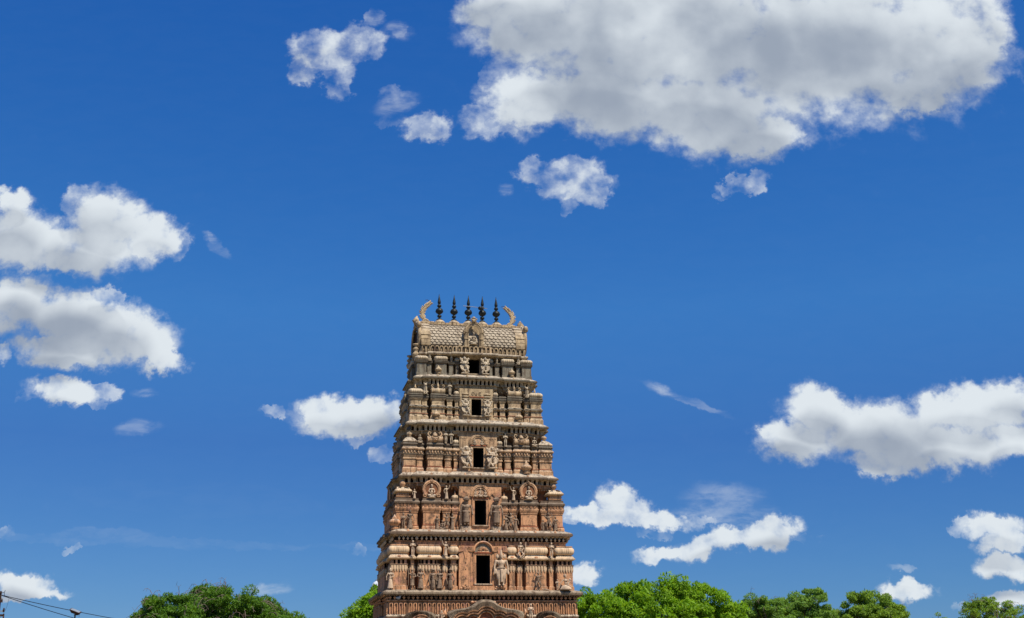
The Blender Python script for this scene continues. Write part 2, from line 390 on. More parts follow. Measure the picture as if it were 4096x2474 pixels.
# ------------------------------------------------------------------ sculpted figures (one continuous skin each)
def seg(mb, a, b, r0, r1):
    a, b = Vector(a), Vector(b); mb.tube([a, a.lerp(b, .5), b], [r0, (r0 + r1) / 2, r1], 10)
    mb.ell(a, (r0,) * 3); mb.ell(b, (r1,) * 3)
def head(mb, c, r=.062, crown='none', look=0):
    x, y, z = c
    mb.ell(c, (r * .88, r, r * 1.2)); mb.ell((x, y - r * .98, z - r * .1), (r * .17, r * .22, r * .32)); mb.ell((x, y - r * .75, z - r * .62), (r * .4, r * .3, r * .14))
    for s_ in (-1, 1):
        mb.ell((x + s_ * r * .9, y, z - r * .15), (r * .2, r * .25, r * .5)); mb.ell((x + s_ * r * .38, y - r * .85, z + r * .14), (r * .2, r * .14, r * .1))
    if crown == 'tall':
        for k in range(6): mb.lathe([(r * (1.05 - .11 * k), 0), (r * (1.12 - .12 * k), r * .2), (r * (.85 - .1 * k), r * .5)], (x, y, z + r * (.6 + .5 * k)), 12)
        mb.ell((x, y, z + r * 3.8), (r * .3, r * .3, r * .5))
    elif crown == 'cap': mb.lathe([(r * 1.05, 0), (r * 1.15, r * .25), (r * .8, r * .7), (r * .25, r * 1.1), (r * .1, r * 1.6)], (x, y, z + r * .5), 12)
    elif crown == 'flat': mb.lathe([(r * 1.0, 0), (r * 1.7, r * .5), (r * 1.8, r * .8), (r * .9, r * 1.0), (r * 1.3, r * 1.4), (r * .6, r * 1.8)], (x, y, z + r * .5), 14)
    elif crown == 'turban': mb.ell((x, y, z + r * .8), (r * 1.25, r * 1.2, r * .6)); mb.ell((x + r * .8, y, z + r * 1.0), (r * .5, r * .4, r * .4))
    elif crown == 'bun': mb.ell((x, y, z + r * .7), (r * .95, r, r * .7)); mb.ell((x + r * .7, y + r * .3, z + r * .5), (r * .5, r * .5, r * .5))
def torso(mb, z0=.5, sh=.80, w=1.0, bust=False, big=0):
    mb.ell((0, 0, z0), (.095 * w, .075, .07)); mb.ell((0, 0, (z0 + sh) / 2 - .01), (.072 * w + big * .03, .06 + big * .02, .13)); mb.ell((0, -.004, sh - .06), (.105 * w, .068, .085))
    seg(mb, (-.095 * w, 0, sh - .02), (.095 * w, 0, sh - .02), .036, .036); seg(mb, (0, 0, sh - .02), (0, -.005, sh + .06), .034, .03)
    if bust:
        for s_ in (-1, 1): mb.ell((s_ * .048, -.06, sh - .07), (.038, .034, .038))
    mb.tube([(0.0 + .11 * w * math.cos(a), .085 * math.sin(a), z0 + .045) for a in [2 * PI * i / 12 for i in range(13)]], .014, 6)
def arm(mb, s_, el, ha, sh=.79, w=1.0):
    a = (s_ * .125 * w, 0, sh); seg(mb, a, el, .033, .026); seg(mb, el, ha, .026, .02)
    mb.ell(ha, (.026, .026, .03)); mb.ell(Vector(el).lerp(Vector(a), .3), (.034, .034, .015))
    d = (Vector(ha) - Vector(el)).normalized()
    for k in range(4):
        o = Vector(((k - 1.5) * .011, -.006, 0)); seg(mb, Vector(ha) + o, Vector(ha) + o + d * (.045 - .006 * abs(k - 1.3)), .008, .006)
def legs(mb, z0=.5, sp=.055, bend=0):
    for s_ in (-1, 1):
        seg(mb, (s_ * sp, 0, z0), (s_ * (sp + .01), -.02, .27), .056, .04); seg(mb, (s_ * (sp + .01), -.02, .27), (s_ * sp, 0, .04), .038, .025)
        mb.ell((s_ * sp, -.03, .02), (.03, .06, .022))
def skirt(mb, z0=.5, r=.2, zb=.06, nf=22):
    mb.lathe([(r * .98, zb), (r, zb + .02), (r * .93, zb + .04), (r * .75, (z0 + zb) * .5), (.1, z0 - .02), (.085, z0 + .02)], (0, 0, 0), 66, .14, nf)
    for s_ in (-1, 1): mb.ell((s_ * .05, -.05, .025), (.034, .07, .026))
def finish(name, mb, vox=0.011, mats=None):
    ob = mb.build(name, mats or [STS], None)
    md = ob.modifiers.new('r', 'REMESH'); md.mode = 'VOXEL'; md.voxel_size = vox; md.use_smooth_shade = True
    dg = bpy.context.evaluated_depsgraph_get(); dg.update()
    me = bpy.data.meshes.new_from_object(ob.evaluated_get(dg)); me.name = name
    old = ob.data; bpy.data.objects.remove(ob); bpy.data.meshes.remove(old)
    me.materials.clear(); me.materials.append(STS)
    for p in me.polygons: p.use_smooth = True
    o = bpy.data.objects.new(name, me); return o
FIG = {}
def figs():
    def new(): m = MB(); return m
    b = new(); torso(b); legs(b); head(b, (0, -.01, .93), crown='bun'); arm(b, -1, (-.17, 0, .66), (-.03, -.1, .70)); arm(b, 1, (.17, 0, .66), (.03, -.1, .70)); b.lathe([(.1, 0), (.11, .03), (.09, .05)], (0, 0, -.01), 12); FIG['anjali'] = b
    b = new(); torso(b, bust=True); skirt(b, r=.17); head(b, (0, -.01, .93), crown='cap'); arm(b, -1, (-.2, 0, .63), (-.19, -.05, .47)); arm(b, 1, (.18, .0, .66), (.08, -.1, .6)); FIG['skirt'] = b
    b = new(); torso(b); b.lathe([(.095, .06), (.12, .09), (.12, .3), (.095, .5)], (0, 0, 0), 60, .16, 18); head(b, (0, -.01, .93), crown='flat'); arm(b, -1, (-.2, .01, .62), (-.2, -.06, .46)); arm(b, 1, (.2, .01, .62), (.2, -.06, .46))
    for s_ in (-1, 1): b.ell((s_ * .05, -.04, .03), (.034, .06, .03)); b.ell((s_ * .17, 0, .35), (.04, .04, .12))
    FIG['robe'] = b
    b = new(); torso(b, bust=True); skirt(b, r=.15); head(b, (.01, -.01, .93), crown='bun'); arm(b, -1, (-.2, 0, .9), (-.24, 0, 1.08)); arm(b, 1, (.19, 0, .64), (.15, -.03, .48)); FIG['raised'] = b
    b = new(); torso(b); legs(b); head(b, (0, -.01, .93), crown='turban'); arm(b, -1, (-.21, 0, .84), (-.2, -.04, 1.0)); arm(b, 1, (.18, -.03, .66), (.04, -.12, .62)); b.ell((0, -.07, .84), (.05, .03, .07)); seg(b, (-.2, -.02, .2), (-.2, -.04, 1.05), .02, .02); skirt(b, r=.13, zb=.2); FIG['bearded'] = b
    # long standing image with a tall crown
    b = new(); torso(b, .46, .70, 1.15); legs(b, .46, .06); head(b, (0, -.01, .80), .052, crown='tall')
    for s_ in (-1, 1):
        seg(b, (s_ * .15, 0, .69), (s_ * .19, 0, .54), .036, .03); seg(b, (s_ * .19, 0, .54), (s_ * .2, -.03, .38), .028, .022)
        b.ell((s_ * .2, -.04, .35), (.028, .02, .05)); b.ell((s_ * .07, 0, .3), (.075, .06, .16)); b.ell((s_ * .14, 0, .4), (.06, .03, .08))
        b.ell((s_ * .105, 0, .82), (.04, .03, .07))
    b.prism([(-.02, .1), (.02, .1), (.03, .45), (-.03, .45)], -.09, 0); FIG['crowned'] = b
    # guardian with club, big sash and crossed leg
    b = new(); torso(b, .44, .72, 1.4, big=1.1); head(b, (0, -.03, .85), .072, crown='cap'); b.ell((0, -.01, .46), (.15, .1, .1)); b.ell((0, -.03, .62), (.125, .09, .12))
    for s_ in (-1, 1):
        b.ell((s_ * .13, -.02, .70), (.06, .055, .06)); b.ell((s_ * .1, .0, .34), (.1, .08, .16)); b.ell((s_ * .13, .0, .8), (.05, .04, .1))
        b.tube([(s_ * .16, .0, .5), (s_ * .24, -.02, .42), (s_ * .2, -.02, .26)], [.03, .04, .015], 8)
    b.prism([(.15 * math.cos(a), .83 + .17 * math.sin(a)) for a in [PI * i / 10 for i in range(11)]] , .03, .06)
    arm(b, -1, (-.23, -.02, .6), (-.04, -.13, .56), .72, 1.2); arm(b, 1, (.23, -.02, .6), (.03, -.14, .58), .72, 1.2)
    seg(b, (-.12, 0, .73), (-.23, .02, .79), .038, .03); seg(b, (.12, 0, .73), (.23, .02, .79), .038, .03); b.ell((-.23, 0, .86), (.055, .035, .07)); b.ell((.23, 0, .86), (.055, .035, .07))
    seg(b, (-.07, 0, .44), (-.09, -.05, .22), .066, .045); seg(b, (-.09, -.05, .22), (-.07, 0, .05), .042, .03); seg(b, (.07, 0, .44), (.15, -.11, .27), .066, .046); seg(b, (.15, -.11, .27), (0, -.12, .1), .042, .03)
    b.ell((-.07, -.04, .03), (.035, .07, .03)); b.ell((0, -.14, .07), (.035, .06, .03))
    b.tube([(.24 * math.cos(a), -.07, .42 + .25 * math.sin(a)) for a in [PI + PI * i / 14 for i in range(15)]], [.025 + .03 * math.sin(PI * i / 14) for i in range(15)], 8)
    b.tube([(0.02, -.17, .56), (.12, -.17, .3), (.19, -.16, .1)], [.02, .026, .05], 8); b.ell((.2, -.15, .07), (.06, .05, .06))
    b.tube([(.1 * math.cos(a), -.05 - .04 * abs(math.sin(a)), .66 + .1 * math.sin(a)) for a in [PI + PI * i / 8 for i in range(9)]], .016, 6)
    b.box(-.2, .2, -.17, .05, -.03, .015); FIG['guardian'] = b
    # tall guardian standing straight with ribbed fan crown
    b = new(); torso(b, .45, .70, 1.2); head(b, (0, -.02, .80), .055, crown='flat')
    b.lathe([(.1, .86), (.13, .9), (.12, .94), (.08, .96), (.06, 1.0)], (0, 0, 0), 40, .2, 12); b.ell((0, .01, .8), (.085, .05, .08))
    for s_ in (-1, 1):
        seg(b, (s_ * .15, 0, .69), (s_ * .2, 0, .55), .036, .03); seg(b, (s_ * .2, 0, .55), (s_ * .21, -.05, .41), .028, .024); b.ell((s_ * .21, -.06, .38), (.03, .03, .04)); b.ell((s_ * .06, -.02, .03), (.04, .07, .03))
    b.lathe([(.11, .08), (.125, .1), (.12, .3), (.12, .45)], (0, 0, 0), 60, .15, 18)
    seg(b, (-.21, -.07, .45), (-.21, -.06, .02), .018, .022); b.ell((-.21, -.06, 0), (.04, .04, .05)); b.tube([(.13 * math.cos(a), .09 * math.sin(a), .46) for a in [2 * PI * i / 12 for i in range(13)]], .025, 6); FIG['tall_guard'] = b
    # seated deity
    b = new(); torso(b, .2, .62, 1.2); head(b, (0, -.02, .78), .075, crown='cap'); arm(b, -1, (-.21, -.04, .42), (-.12, -.16, .32), .6, 1.1); arm(b, 1, (.21, -.04, .42), (.12, -.16, .32), .6, 1.1)
    for s_ in (-1, 1): seg(b, (s_ * .1, 0, .16), (s_ * .24, -.14, .14), .085, .06); seg(b, (s_ * .24, -.14, .14), (-s_ * .02, -.17, .08), .055, .035)
    b.ell((0, -.02, .02), (.3, .2, .07)); FIG['seated'] = b
    # seated woman holding a child
    b = new(); torso(b, .22, .62, 1.3, bust=True); head(b, (-.05, -.02, .82), .095, crown='bun'); b.lathe([(.36, -.02), (.38, .04), (.30, .18), (.14, .28)], (0, -.02, 0), 80, .1, 26)
    arm(b, -1, (-.3, -.02, .42), (-.42, -.02, .12), .6, 1.2); arm(b, 1, (.22, -.1, .42), (.05, -.2, .42), .6, 1.2)
    seg(b, (.2, -.2, .5), (.08, -.2, .28), .055, .05); b.ell((.22, -.2, .6), (.07, .07, .08)); seg(b, (.08, -.2, .28), (.3, -.22, .2), .035, .025); FIG['mother'] = b
    # horned lion sitting up
    b = new(); seg(b, (0, .05, .2), (0, 0, .62), .15, .11); b.ell((0, -.04, .78), (.13, .13, .12)); b.ell((0, -.14, .73), (.09, .07, .055))
    for s_ in (-1, 1):
        seg(b, (s_ * .1, -.03, .55), (s_ * .09, -.1, .05), .045, .035); b.ell((s_ * .1, -.13, .03), (.045, .06, .03)); b.ell((s_ * .15, .06, .16), (.08, .12, .13))
        b.tube([(s_ * .09, 0, .86), (s_ * .13, 0, .94), (s_ * .12, 0, 1.02)], [.04, .025, .006], 8); b.ell((s_ * .05, -.14, .81), (.035, .03, .035)); seg(b, (s_ * .17, .05, .1), (s_ * .24, .05, .22), .03, .03)
    for k in range(5): b.ell((0, -.1, .6 - .07 * k), (.1, .05, .02))
    b.ell((0, -.2, .73), (.03, .02, .02)); b.box(-.17, .17, -.17, .15, -.03, .02); FIG['lion'] = b
    # dancer inside a crescent serpent
    b = new(); torso(b, .42, .76, .95, bust=True); head(b, (0, -.01, .89), .068, crown='bun'); arm(b, -1, (-.17, 0, .62), (-.08, -.06, .46), .75); arm(b, 1, (.17, 0, .62), (.08, -.06, .46), .75)
    for s_ in (-1, 1): seg(b, (s_ * .06, 0, .4), (s_ * .17, -.06, .24), .055, .04); seg(b, (s_ * .17, -.06, .24), (s_ * .04, -.06, .1), .04, .025)
    b.tube([(.29 * math.cos(a) + .02 + .1 * max(0, k / 14 - .6), 0, .33 + (.3 if a < 1.7 * PI else .3 + .9 * (a - 1.7 * PI)) * math.sin(a) if k < 11 else .2 + (k - 10) * .2) for k, a in enumerate([PI * 1.05 + PI * .9 * i / 14 for i in range(15)])], [.02 + .03 * math.sin(PI * i / 14) for i in range(15)], 8); FIG['serpent'] = b
    # dancing figure with raised arms
    b = new(); torso(b); head(b, (0, -.01, .92), crown='cap'); arm(b, -1, (-.22, 0, .82), (-.15, 0, .99)); arm(b, 1, (.22, 0, .82), (.15, 0, .99))
    for s_ in (-1, 1): seg(b, (s_ * .06, 0, .5), (s_ * .15, -.06, .3), .062, .045); seg(b, (s_ * .15, -.06, .3), (s_ * .05, 0, .06), .042, .028); b.ell((s_ * .05, -.03, .02), (.035, .06, .025))
    b.tube([(.13, 0, .5), (.05, -.08, .4), (0, -.08, .2)], [.03, .04, .02], 8); FIG['dancer'] = b
    # reclining
    b = new(); seg(b, (-.4, 0, .12), (0, 0, .12), .1, .09); head(b, (-.55, -.02, .2), .085); seg(b, (0, -.05, .1), (.45, -.05, .08), .08, .05); seg(b, (0, .06, .1), (.45, .06, .08), .08, .05); seg(b, (-.3, -.06, .15), (-.1, -.1, .25), .035, .03); FIG['reclining'] = b
    for k in list(FIG):
        FIG[k] = finish('statue', FIG[k], 0.0125 if k not in ('reclining',) else 0.02)
figs()
def statue(kind, parent, u, v, z, h, mir=False, rz=0.0, dark=False):
    o = put(FIG[kind], 'statue', parent, (u, v, z), rz, h, mir)
    if dark: o.material_slots[0].link = 'OBJECT'; o.material_slots[0].material = STD
    return o

# ------------------------------------------------------------------ temple tower
TH = R(12.53)
TOW = empty('temple_tower', (-2.575, 70.0, 0.0), TH)
tag(TOW, 'tall carved stucco temple gateway tower with five tiers and spiked barrel roof', 'tower')

def outline(W_, H_, front, side, Hb=None):
    """front: (u0,u1,out) bays, side: (v0,v1,out) bays; counter-clockwise from above"""
    pts = []; Hb = H_ if Hb is None else Hb; vm = (Hb - H_) / 2; hv = (Hb + H_) / 2
    def run(a, b, bays, fn):
        pts.append(fn(a, 0))
        for s0, s1, p in bays:
            for s_, q in ((s0, 0), (s0, p), (s1, p), (s1, 0)): pts.append(fn(s_, q))
    f2 = sorted(front); s2 = sorted(side)
    run(-W_, W_, f2, lambda s_, q: (s_, -H_ - q))
    run(-hv, hv, s2, lambda s_, q: (W_ + q, vm + s_))
    run(-W_, W_, f2, lambda s_, q: (-s_, Hb + q))
    run(-hv, hv, s2, lambda s_, q: (-W_ - q, vm - s_))
    return pts
def edges_of(ol, off=0.0):
    """the straight runs of an outline: start, unit direction, length, outward normal"""
    n = len(ol)
    for i in range(n):
        a, b = ol[i], ol[(i + 1) % n]
        L = math.hypot(b[0] - a[0], b[1] - a[1]); d = ((b[0] - a[0]) / L, (b[1] - a[1]) / L)
        yield a, d, L, (d[1], -d[0])
def row(mb, ol, off, pitch, fn, minlen=0.2, reach=0.0):
    """call fn(mb, frame) at even steps along an outline, frame maps (s, out, z) to space"""
    for a, d, L, nn in edges_of(ol):
        if L < minlen: continue
        L2 = L + 2 * reach; k = max(1, round(L2 / pitch))
        for i in range(k):
            t = (i + .5) * L2 / k - reach
            o = (a[0] + d[0] * t + nn[0] * off, a[1] + d[1] * t + nn[1] * off)
            fn(mb, lambda s_, q, z, o=o, d=d, nn=nn: (o[0] + d[0] * s_ + nn[0] * q, o[1] + d[1] * s_ + nn[1] * q, z))
def fbox(mb, fr, s0, s1, q0, q1, z0, z1):
    """box in a row's frame; q is outwards"""
    b = len(mb.v); mb.v += [fr(s_, q, z) for z in (z0, z1) for s_, q in ((s0, q1), (s1, q1), (s1, q0), (s0, q0))]
    for q in ((0, 3, 2, 1), (4, 5, 6, 7), (0, 1, 5, 4), (1, 2, 6, 5), (2, 3, 7, 6), (3, 0, 4, 7)): mb.face([b + i for i in q])
def fprism(mb, fr, out, q0, q1):
    n = len(out); b = len(mb.v)
    mb.v += [fr(x, q1, z) for x, z in out] + [fr(x, q0, z) for x, z in out]
    mb.face([b + i for i in range(n)]); mb.face([b + n + i for i in reversed(range(n))])
    for i in range(n):
        j = (i + 1) % n; mb.face((b + j, b + i, b + n + i, b + n + j))
def flathe(mb, fr, prof, n=8):
    rs = []
    for r, z in prof:
        rs.append([fr(r * math.cos(2 * PI * i / n), r * math.sin(-2 * PI * i / n), z) for i in range(n)])
    mb.loops(rs, True, True)

# per tier: floor z, pavilion half width and half depth, cornice lip half width and half depth, frieze z, dark band z0 z1, lip z0 z1, top z,
# bays in metres from the axis
T = {
 1: dict(zb=7.36, W=4.84, H=3.98, Wl=4.90, Hl=4.02, zf=9.62, zd=9.91, zd1=10.17, zl0=10.18, zl=10.36, zt=10.52),
 2: dict(zb=10.56, W=4.52, H=3.38, Wl=4.40, Hl=3.24, zf=12.86, zd=13.08, zd1=13.33, zl0=13.33, zl=13.46, zt=13.70),
 3: dict(zb=13.76, W=4.10, H=2.90, Wl=4.02, Hl=2.82, zf=15.80, zd=16.00, zd1=16.27, zl0=16.28, zl=16.42, zt=16.67),
 4: dict(zb=16.74, W=3.70, H=2.42, Wl=3.55, Hl=2.18, zf=18.52, zd=18.76, zd1=19.02, zl0=19.02, zl=19.16, zt=19.36),
 5: dict(zb=19.46, W=3.28, H=1.88, Wl=3.16, Hl=1.78, zf=20.46, zd=20.56, zd1=20.56, zl0=20.58, zl=20.74, zt=20.80),
}
def bays(k):
    W_ = T[k]['W']; s = W_ / 4.10
    if k == 1: return dict(kuta=.84, pil=(3.70, .15), shala=(2.85, .59), pil2=(1.99, .17), half=(1.55, .17), cen=1.28)
    return dict(kuta=.66 * s, pil=(3.26 * s - .04, .20 * s), shala=(2.40 * s, .44 * s), pil2=(1.66 * s, .21 * s), half=(1.22 * s, .13 * s), cen=1.05 * s)
HB = {1: 1.9, 2: 1.85, 3: 1.8, 4: 1.75, 5: 1.7}      # the rear face is nearly upright
CORE_IN = {1: .42, 2: .68, 3: .64, 4: .62, 5: .50}

def cornice(k, tier):
    t = T[k]; ci = CORE_IN[k]; Wc, Hc = t['W'] - ci, t['H'] - ci; b = bays(k)
    o = t['Wl'] - Wc
    cb = b['cen'] + (.12 if k > 1 else .05); sc_, sh = b['shala']; sh += .05
    pc = .34 if k > 1 else .03; ps = .20 if k > 1 else .02
    Hbc = HB[k] - ci; side = [(-.45 * (Hc + Hbc) / 2, .45 * (Hc + Hbc) / 2, .20)]
    ol = outline(Wc, Hc, [(-cb, cb, pc), (-sc_ - sh, -sc_ + sh, ps), (sc_ - sh, sc_ + sh, ps)], side, Hbc)
    mb = MB()
    # sloped ledge and lip
    zl0, zl, zt = t['zl0'], t['zl'], t['zt']
    mb.mat = 3
    if k == 5: prof = [(0, zl0 - .06), (o - .1, zl0 - .03), (o - .02, zl0 + .01), (o, zl0 + .05), (o, zl0 + .1), (o - .03, zl0 + .14), (o - .1, zl), (o - .3, zt)]
    else: prof = [(-.02, zl0 - .02), (o - .10, zl0 - .005), (o - .06, zl0), (o - .05, zl0 + .03), (o, zl0 + .035), (o, zl - .05), (o - .02, zl - .045), (o - .04, zl), (o - .10, zl + .03), (o - .20, zl + (zt - zl) * .45), (o - .33, zl + (zt - zl) * .85), (o - .42, zt), (o - .60, zt + .01)]
    mb.sweep(ol, prof, False, True)
    if k != 5:
        for fi, fc in enumerate(mb.f):
            z = sum(mb.v[i][2] for i in fc) / len(fc)
            if zl0 + .03 < z < zl - .02: mb.m[fi] = 5
    # little horseshoe bosses sitting on the ledge
    if k != 5:
        mb.mat = 0; mb.smooth = True
        def boss(m, fr):
            z = zl + .02
            flathe(m, fr, [(.075, z - .05), (.08, z + .0), (.065, z + .06), (.035, z + .10), (.008, z + .14)], 8)
        row(mb, ol, o - .13, 1.0, boss, .5)
        mb.smooth = False
    mb.build('cornice', MATS, tier)
    # frieze over a cove with shade painted into its colour, and dark bracket recess
    mb = MB()
    zf, zd, zd1 = t['zf'], t['zd'], t['zd1']
    bo = 0.0 if k == 5 else o - .36
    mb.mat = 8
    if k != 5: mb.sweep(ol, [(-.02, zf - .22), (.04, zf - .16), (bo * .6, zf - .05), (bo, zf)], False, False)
    mb.mat = 0
    mb.sweep(ol, [(bo + .0, zf), (bo + .05, zf + .04), (bo + .03, zf + .045), (bo + .03, zd - .05), (bo + .09, zd - .04), (bo + .09, zd)], False, False)
    mb.mat = 3; mb.sweep(ol, [(bo + .09, zd), (bo - .05, zd + .002)], False, False)
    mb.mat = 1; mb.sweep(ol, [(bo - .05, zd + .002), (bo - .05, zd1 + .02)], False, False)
    if k == 5: mb.build('frieze', MATS, tier); return ol
    mb.mat = 0; hgt = zd1 - zd
    oo = o - .14
    if k == 1:
        def fn(m, fr): m.mat = 9; m.smooth = True; flathe(m, fr, [(.02, zd), (.012, zd + .02), (.05, zd + .06), (.062, zd + .1), (.045, zd + .15), (.02, zd + .19), (.03, zd + .25)])
        row(mb, ol, o - .20, .235, fn, .15, .1)
        mb.smooth = False
        row(mb, ol, .25, .21, lambda m, fr: fprism(m, fr, [(-.09, zl0 - .03), (0, zl0 - .075), (.09, zl0 - .03), (.09, zl0 + .01), (-.09, zl0 + .01)], -.04, .02), .15, .2)
    else:
        def fn(m, fr):
            q1 = o - .12 - bo; m.mat = 9
            fbox(m, fr, -.06, .06, -.05, .17, zd + .002, zd + .035)
            for s_ in (-.034, .034):
                b = len(m.v)
                for ss in (s_ - .02, s_ + .02): m.v += [fr(ss, q, z) for q, z in ((-.1, zd + .035), (.14, zd + .035), (.15, zd + .1), (q1 * .75, zd1 - .09), (q1, zd1 - .04), (q1, zd1 + .01), (-.1, zd1 + .01))]
                m.face([b + i for i in range(7)]); m.face([b + 7 + i for i in reversed(range(7))])
                for i in range(7): m.face((b + (i + 1) % 7, b + i, b + 7 + i, b + 7 + (i + 1) % 7))
            fprism(m, fr, [(-.05, zd1 - .06), (.05, zd1 - .06), (.10, zd1), (-.10, zd1)], -.1, q1 - .02)
        row(mb, ol, bo, {2: .27, 3: .24, 4: .23}[k], fn, .15, .12)
        # arched heads closing the recess
        mb.mat = 0; mb.sweep(ol, [(bo - .04, zd1 - .01), (o - .2, zd1 - .004)], False, False)
    # scalloped or fretted band
    mb.mat = 0
    if k == 1:
        def fn(m, fr):
            fprism(m, fr, [(-.055, zf + .06), (.055, zf + .06), (.055, zf + .17)] + [(.055 * math.cos(a), zf + .17 + .055 * math.sin(a)) for a in [PI * i / 6 for i in range(1, 6)]] + [(-.055, zf + .17)], .03, .062)
        row(mb, ol, bo, .135, fn, .1)
    else:
        row(mb, ol, bo, .13, lambda m, fr: fprism(m, fr, [(-.06, zf - .01), (0, zf - .10), (.06, zf - .01)], -.02, .045), .1)
        row(mb, ol, bo, .13, lambda m, fr: fbox(m, fr, -.03, .03, .03, .06, zf + .06, zd - .06), .1)
    mb.build('bracket_frieze', MATS, tier)
    return ol

def pav_profile(k, zr):
    zb = T[k]['zb']
    if k == 1: return [(.05, zb - .05), (.05, 7.56), (.0, 7.58), (.0, 8.60), (.045, 8.63), (.045, 8.69), (.0, 8.688), (-.01, 8.69)]
    if k == 2: return [(.07, zb - .3), (.07, zb + .12), (.04, zb + .14), (.04, zb + .22), (.0, zb + .24), (0, 11.42), (.03, 11.44), (.03, 11.50), (.05, 11.52), (.09, 11.66), (.09, 11.70), (.05, 11.72), (.05, 11.88), (.12, 11.92), (.13, 12.0), (.07, 12.06), (.05, 12.1), (.05, zr)]
    if k == 3: return [(.07, zb - .3), (.07, zb + .10), (.03, zb + .16), (.03, zb + .22), (.0, zb + .24), (0, 14.36), (.04, 14.38), (.04, 14.44), (.01, 14.46), (.04, 14.60), (.09, 14.64), (.09, 14.67), (.03, 14.69), (.03, 14.86), (.11, 14.90), (.12, 14.95), (.05, 15.04), (.03, 15.12), (.08, 15.18), (.08, 15.22), (.03, 15.26), (.03, zr)]
    if k == 4: return [(.09, zb - .3), (.08, zb + .10), (.02, zb + .20), (.05, zb + .27), (.05, zb + .31), (.0, zb + .33), (0, 17.34), (.06, 17.37), (.09, 17.40), (.02, 17.50), (0, 17.54), (0, 17.76), (.03, 17.79), (.07, 17.88), (.10, 17.96), (.10, 17.99), (.06, 18.01), (.06, 18.04), (.09, 18.06), (.09, 18.10), (.04, 18.13), (.04, zr)]
    return [(.04, zb - .3), (.04, zb + .04), (0, zb + .05), (0, 20.02), (.05, 20.05), (.08, 20.10), (.08, 20.13), (.05, 20.14), (.08, 20.17), (.08, 20.20), (.03, 20.22), (.03, zr)]
ROOFZ = {1: 9.22, 2: 12.19, 3: 15.30, 4: 18.16, 5: 20.24}

SOOTY = {1: [(8.62, 8.72)], 2: [(11.87, 12.19)], 3: [(14.60, 14.69), (15.0, 15.30)], 4: [(17.37, 17.46), (17.85, 18.16)], 5: [(20.0, 20.24)]}
def paint(mb, k, f0):
    """give the blackened bands of a pavilion their own material"""
    for fi in range(f0, len(mb.f)):
        z = sum(mb.v[i][2] for i in mb.f[fi]) / len(mb.f[fi])
        if k == 5 and z < 20.0 and mb.m[fi] == 0: mb.m[fi] = 6
        for a, b in SOOTY[k]:
            if a <= z <= b and mb.m[fi] == 0: mb.m[fi] = 5
def rect(x0, x1, y0, y1): return [(x0, y0), (x1, y0), (x1, y1), (x0, y1)]
def beads(m, x0, x1, y, z, r, pitch, sides=False):
    k = max(1, round((x1 - x0) / pitch)); m.smooth = True
    for i in range(k): m.ell((x0 + (i + .5) * (x1 - x0) / k, y, z), (r, r, r * 1.15), 8, 5)
    m.smooth = False
def spike(m, x, y, z, h):
    m.smooth = True; m.lathe([(h * .22, 0), (h * .26, h * .06), (h * .12, h * .14), (h * .1, h * .2), (h * .2, h * .34), (h * .19, h * .44), (h * .1, h * .68), (.004, h)], (x, y, z), 10); m.smooth = False
def horn(m, x, y, z, s_, h):
    m.smooth = True
    pts = [(x - s_ * .2 * h, y, z), (x - s_ * .05 * h, y, z + .08 * h), (x + s_ * .28 * h, y, z + .3 * h), (x + s_ * .42 * h, y, z + .62 * h), (x + s_ * .22 * h, y, z + .92 * h), (x - s_ * .02 * h, y, z + .84 * h), (x + s_ * .02 * h, y, z + .62 * h), (x + s_ * .16 * h, y, z + .62 * h)]
    m.tube(pts, [.08 * h, .12 * h, .15 * h, .13 * h, .1 * h, .08 * h, .06 * h, .04 * h], 8); m.smooth = False
def face_mask(m, x, y, z, s):
    m.smooth = True
    m.ell((x, y, z), (.17 * s, .10 * s, .15 * s)); m.ell((x, y - .08 * s, z - .05 * s), (.1 * s, .08 * s, .05 * s)); m.ell((x, y - .13 * s, z), (.03 * s, .04 * s, .04 * s))
    for q in (-1, 1): m.ell((x + q * .075 * s, y - .08 * s, z + .05 * s), (.045 * s, .04 * s, .045 * s)); m.ell((x + q * .17 * s, y, z + .12 * s), (.05 * s, .03 * s, .07 * s))
    m.lathe([(.1 * s, 0), (.13 * s, .04 * s), (.09 * s, .1 * s), (.03 * s, .14 * s)], (x, y, z + .14 * s), 14, .2, 7); m.smooth = False
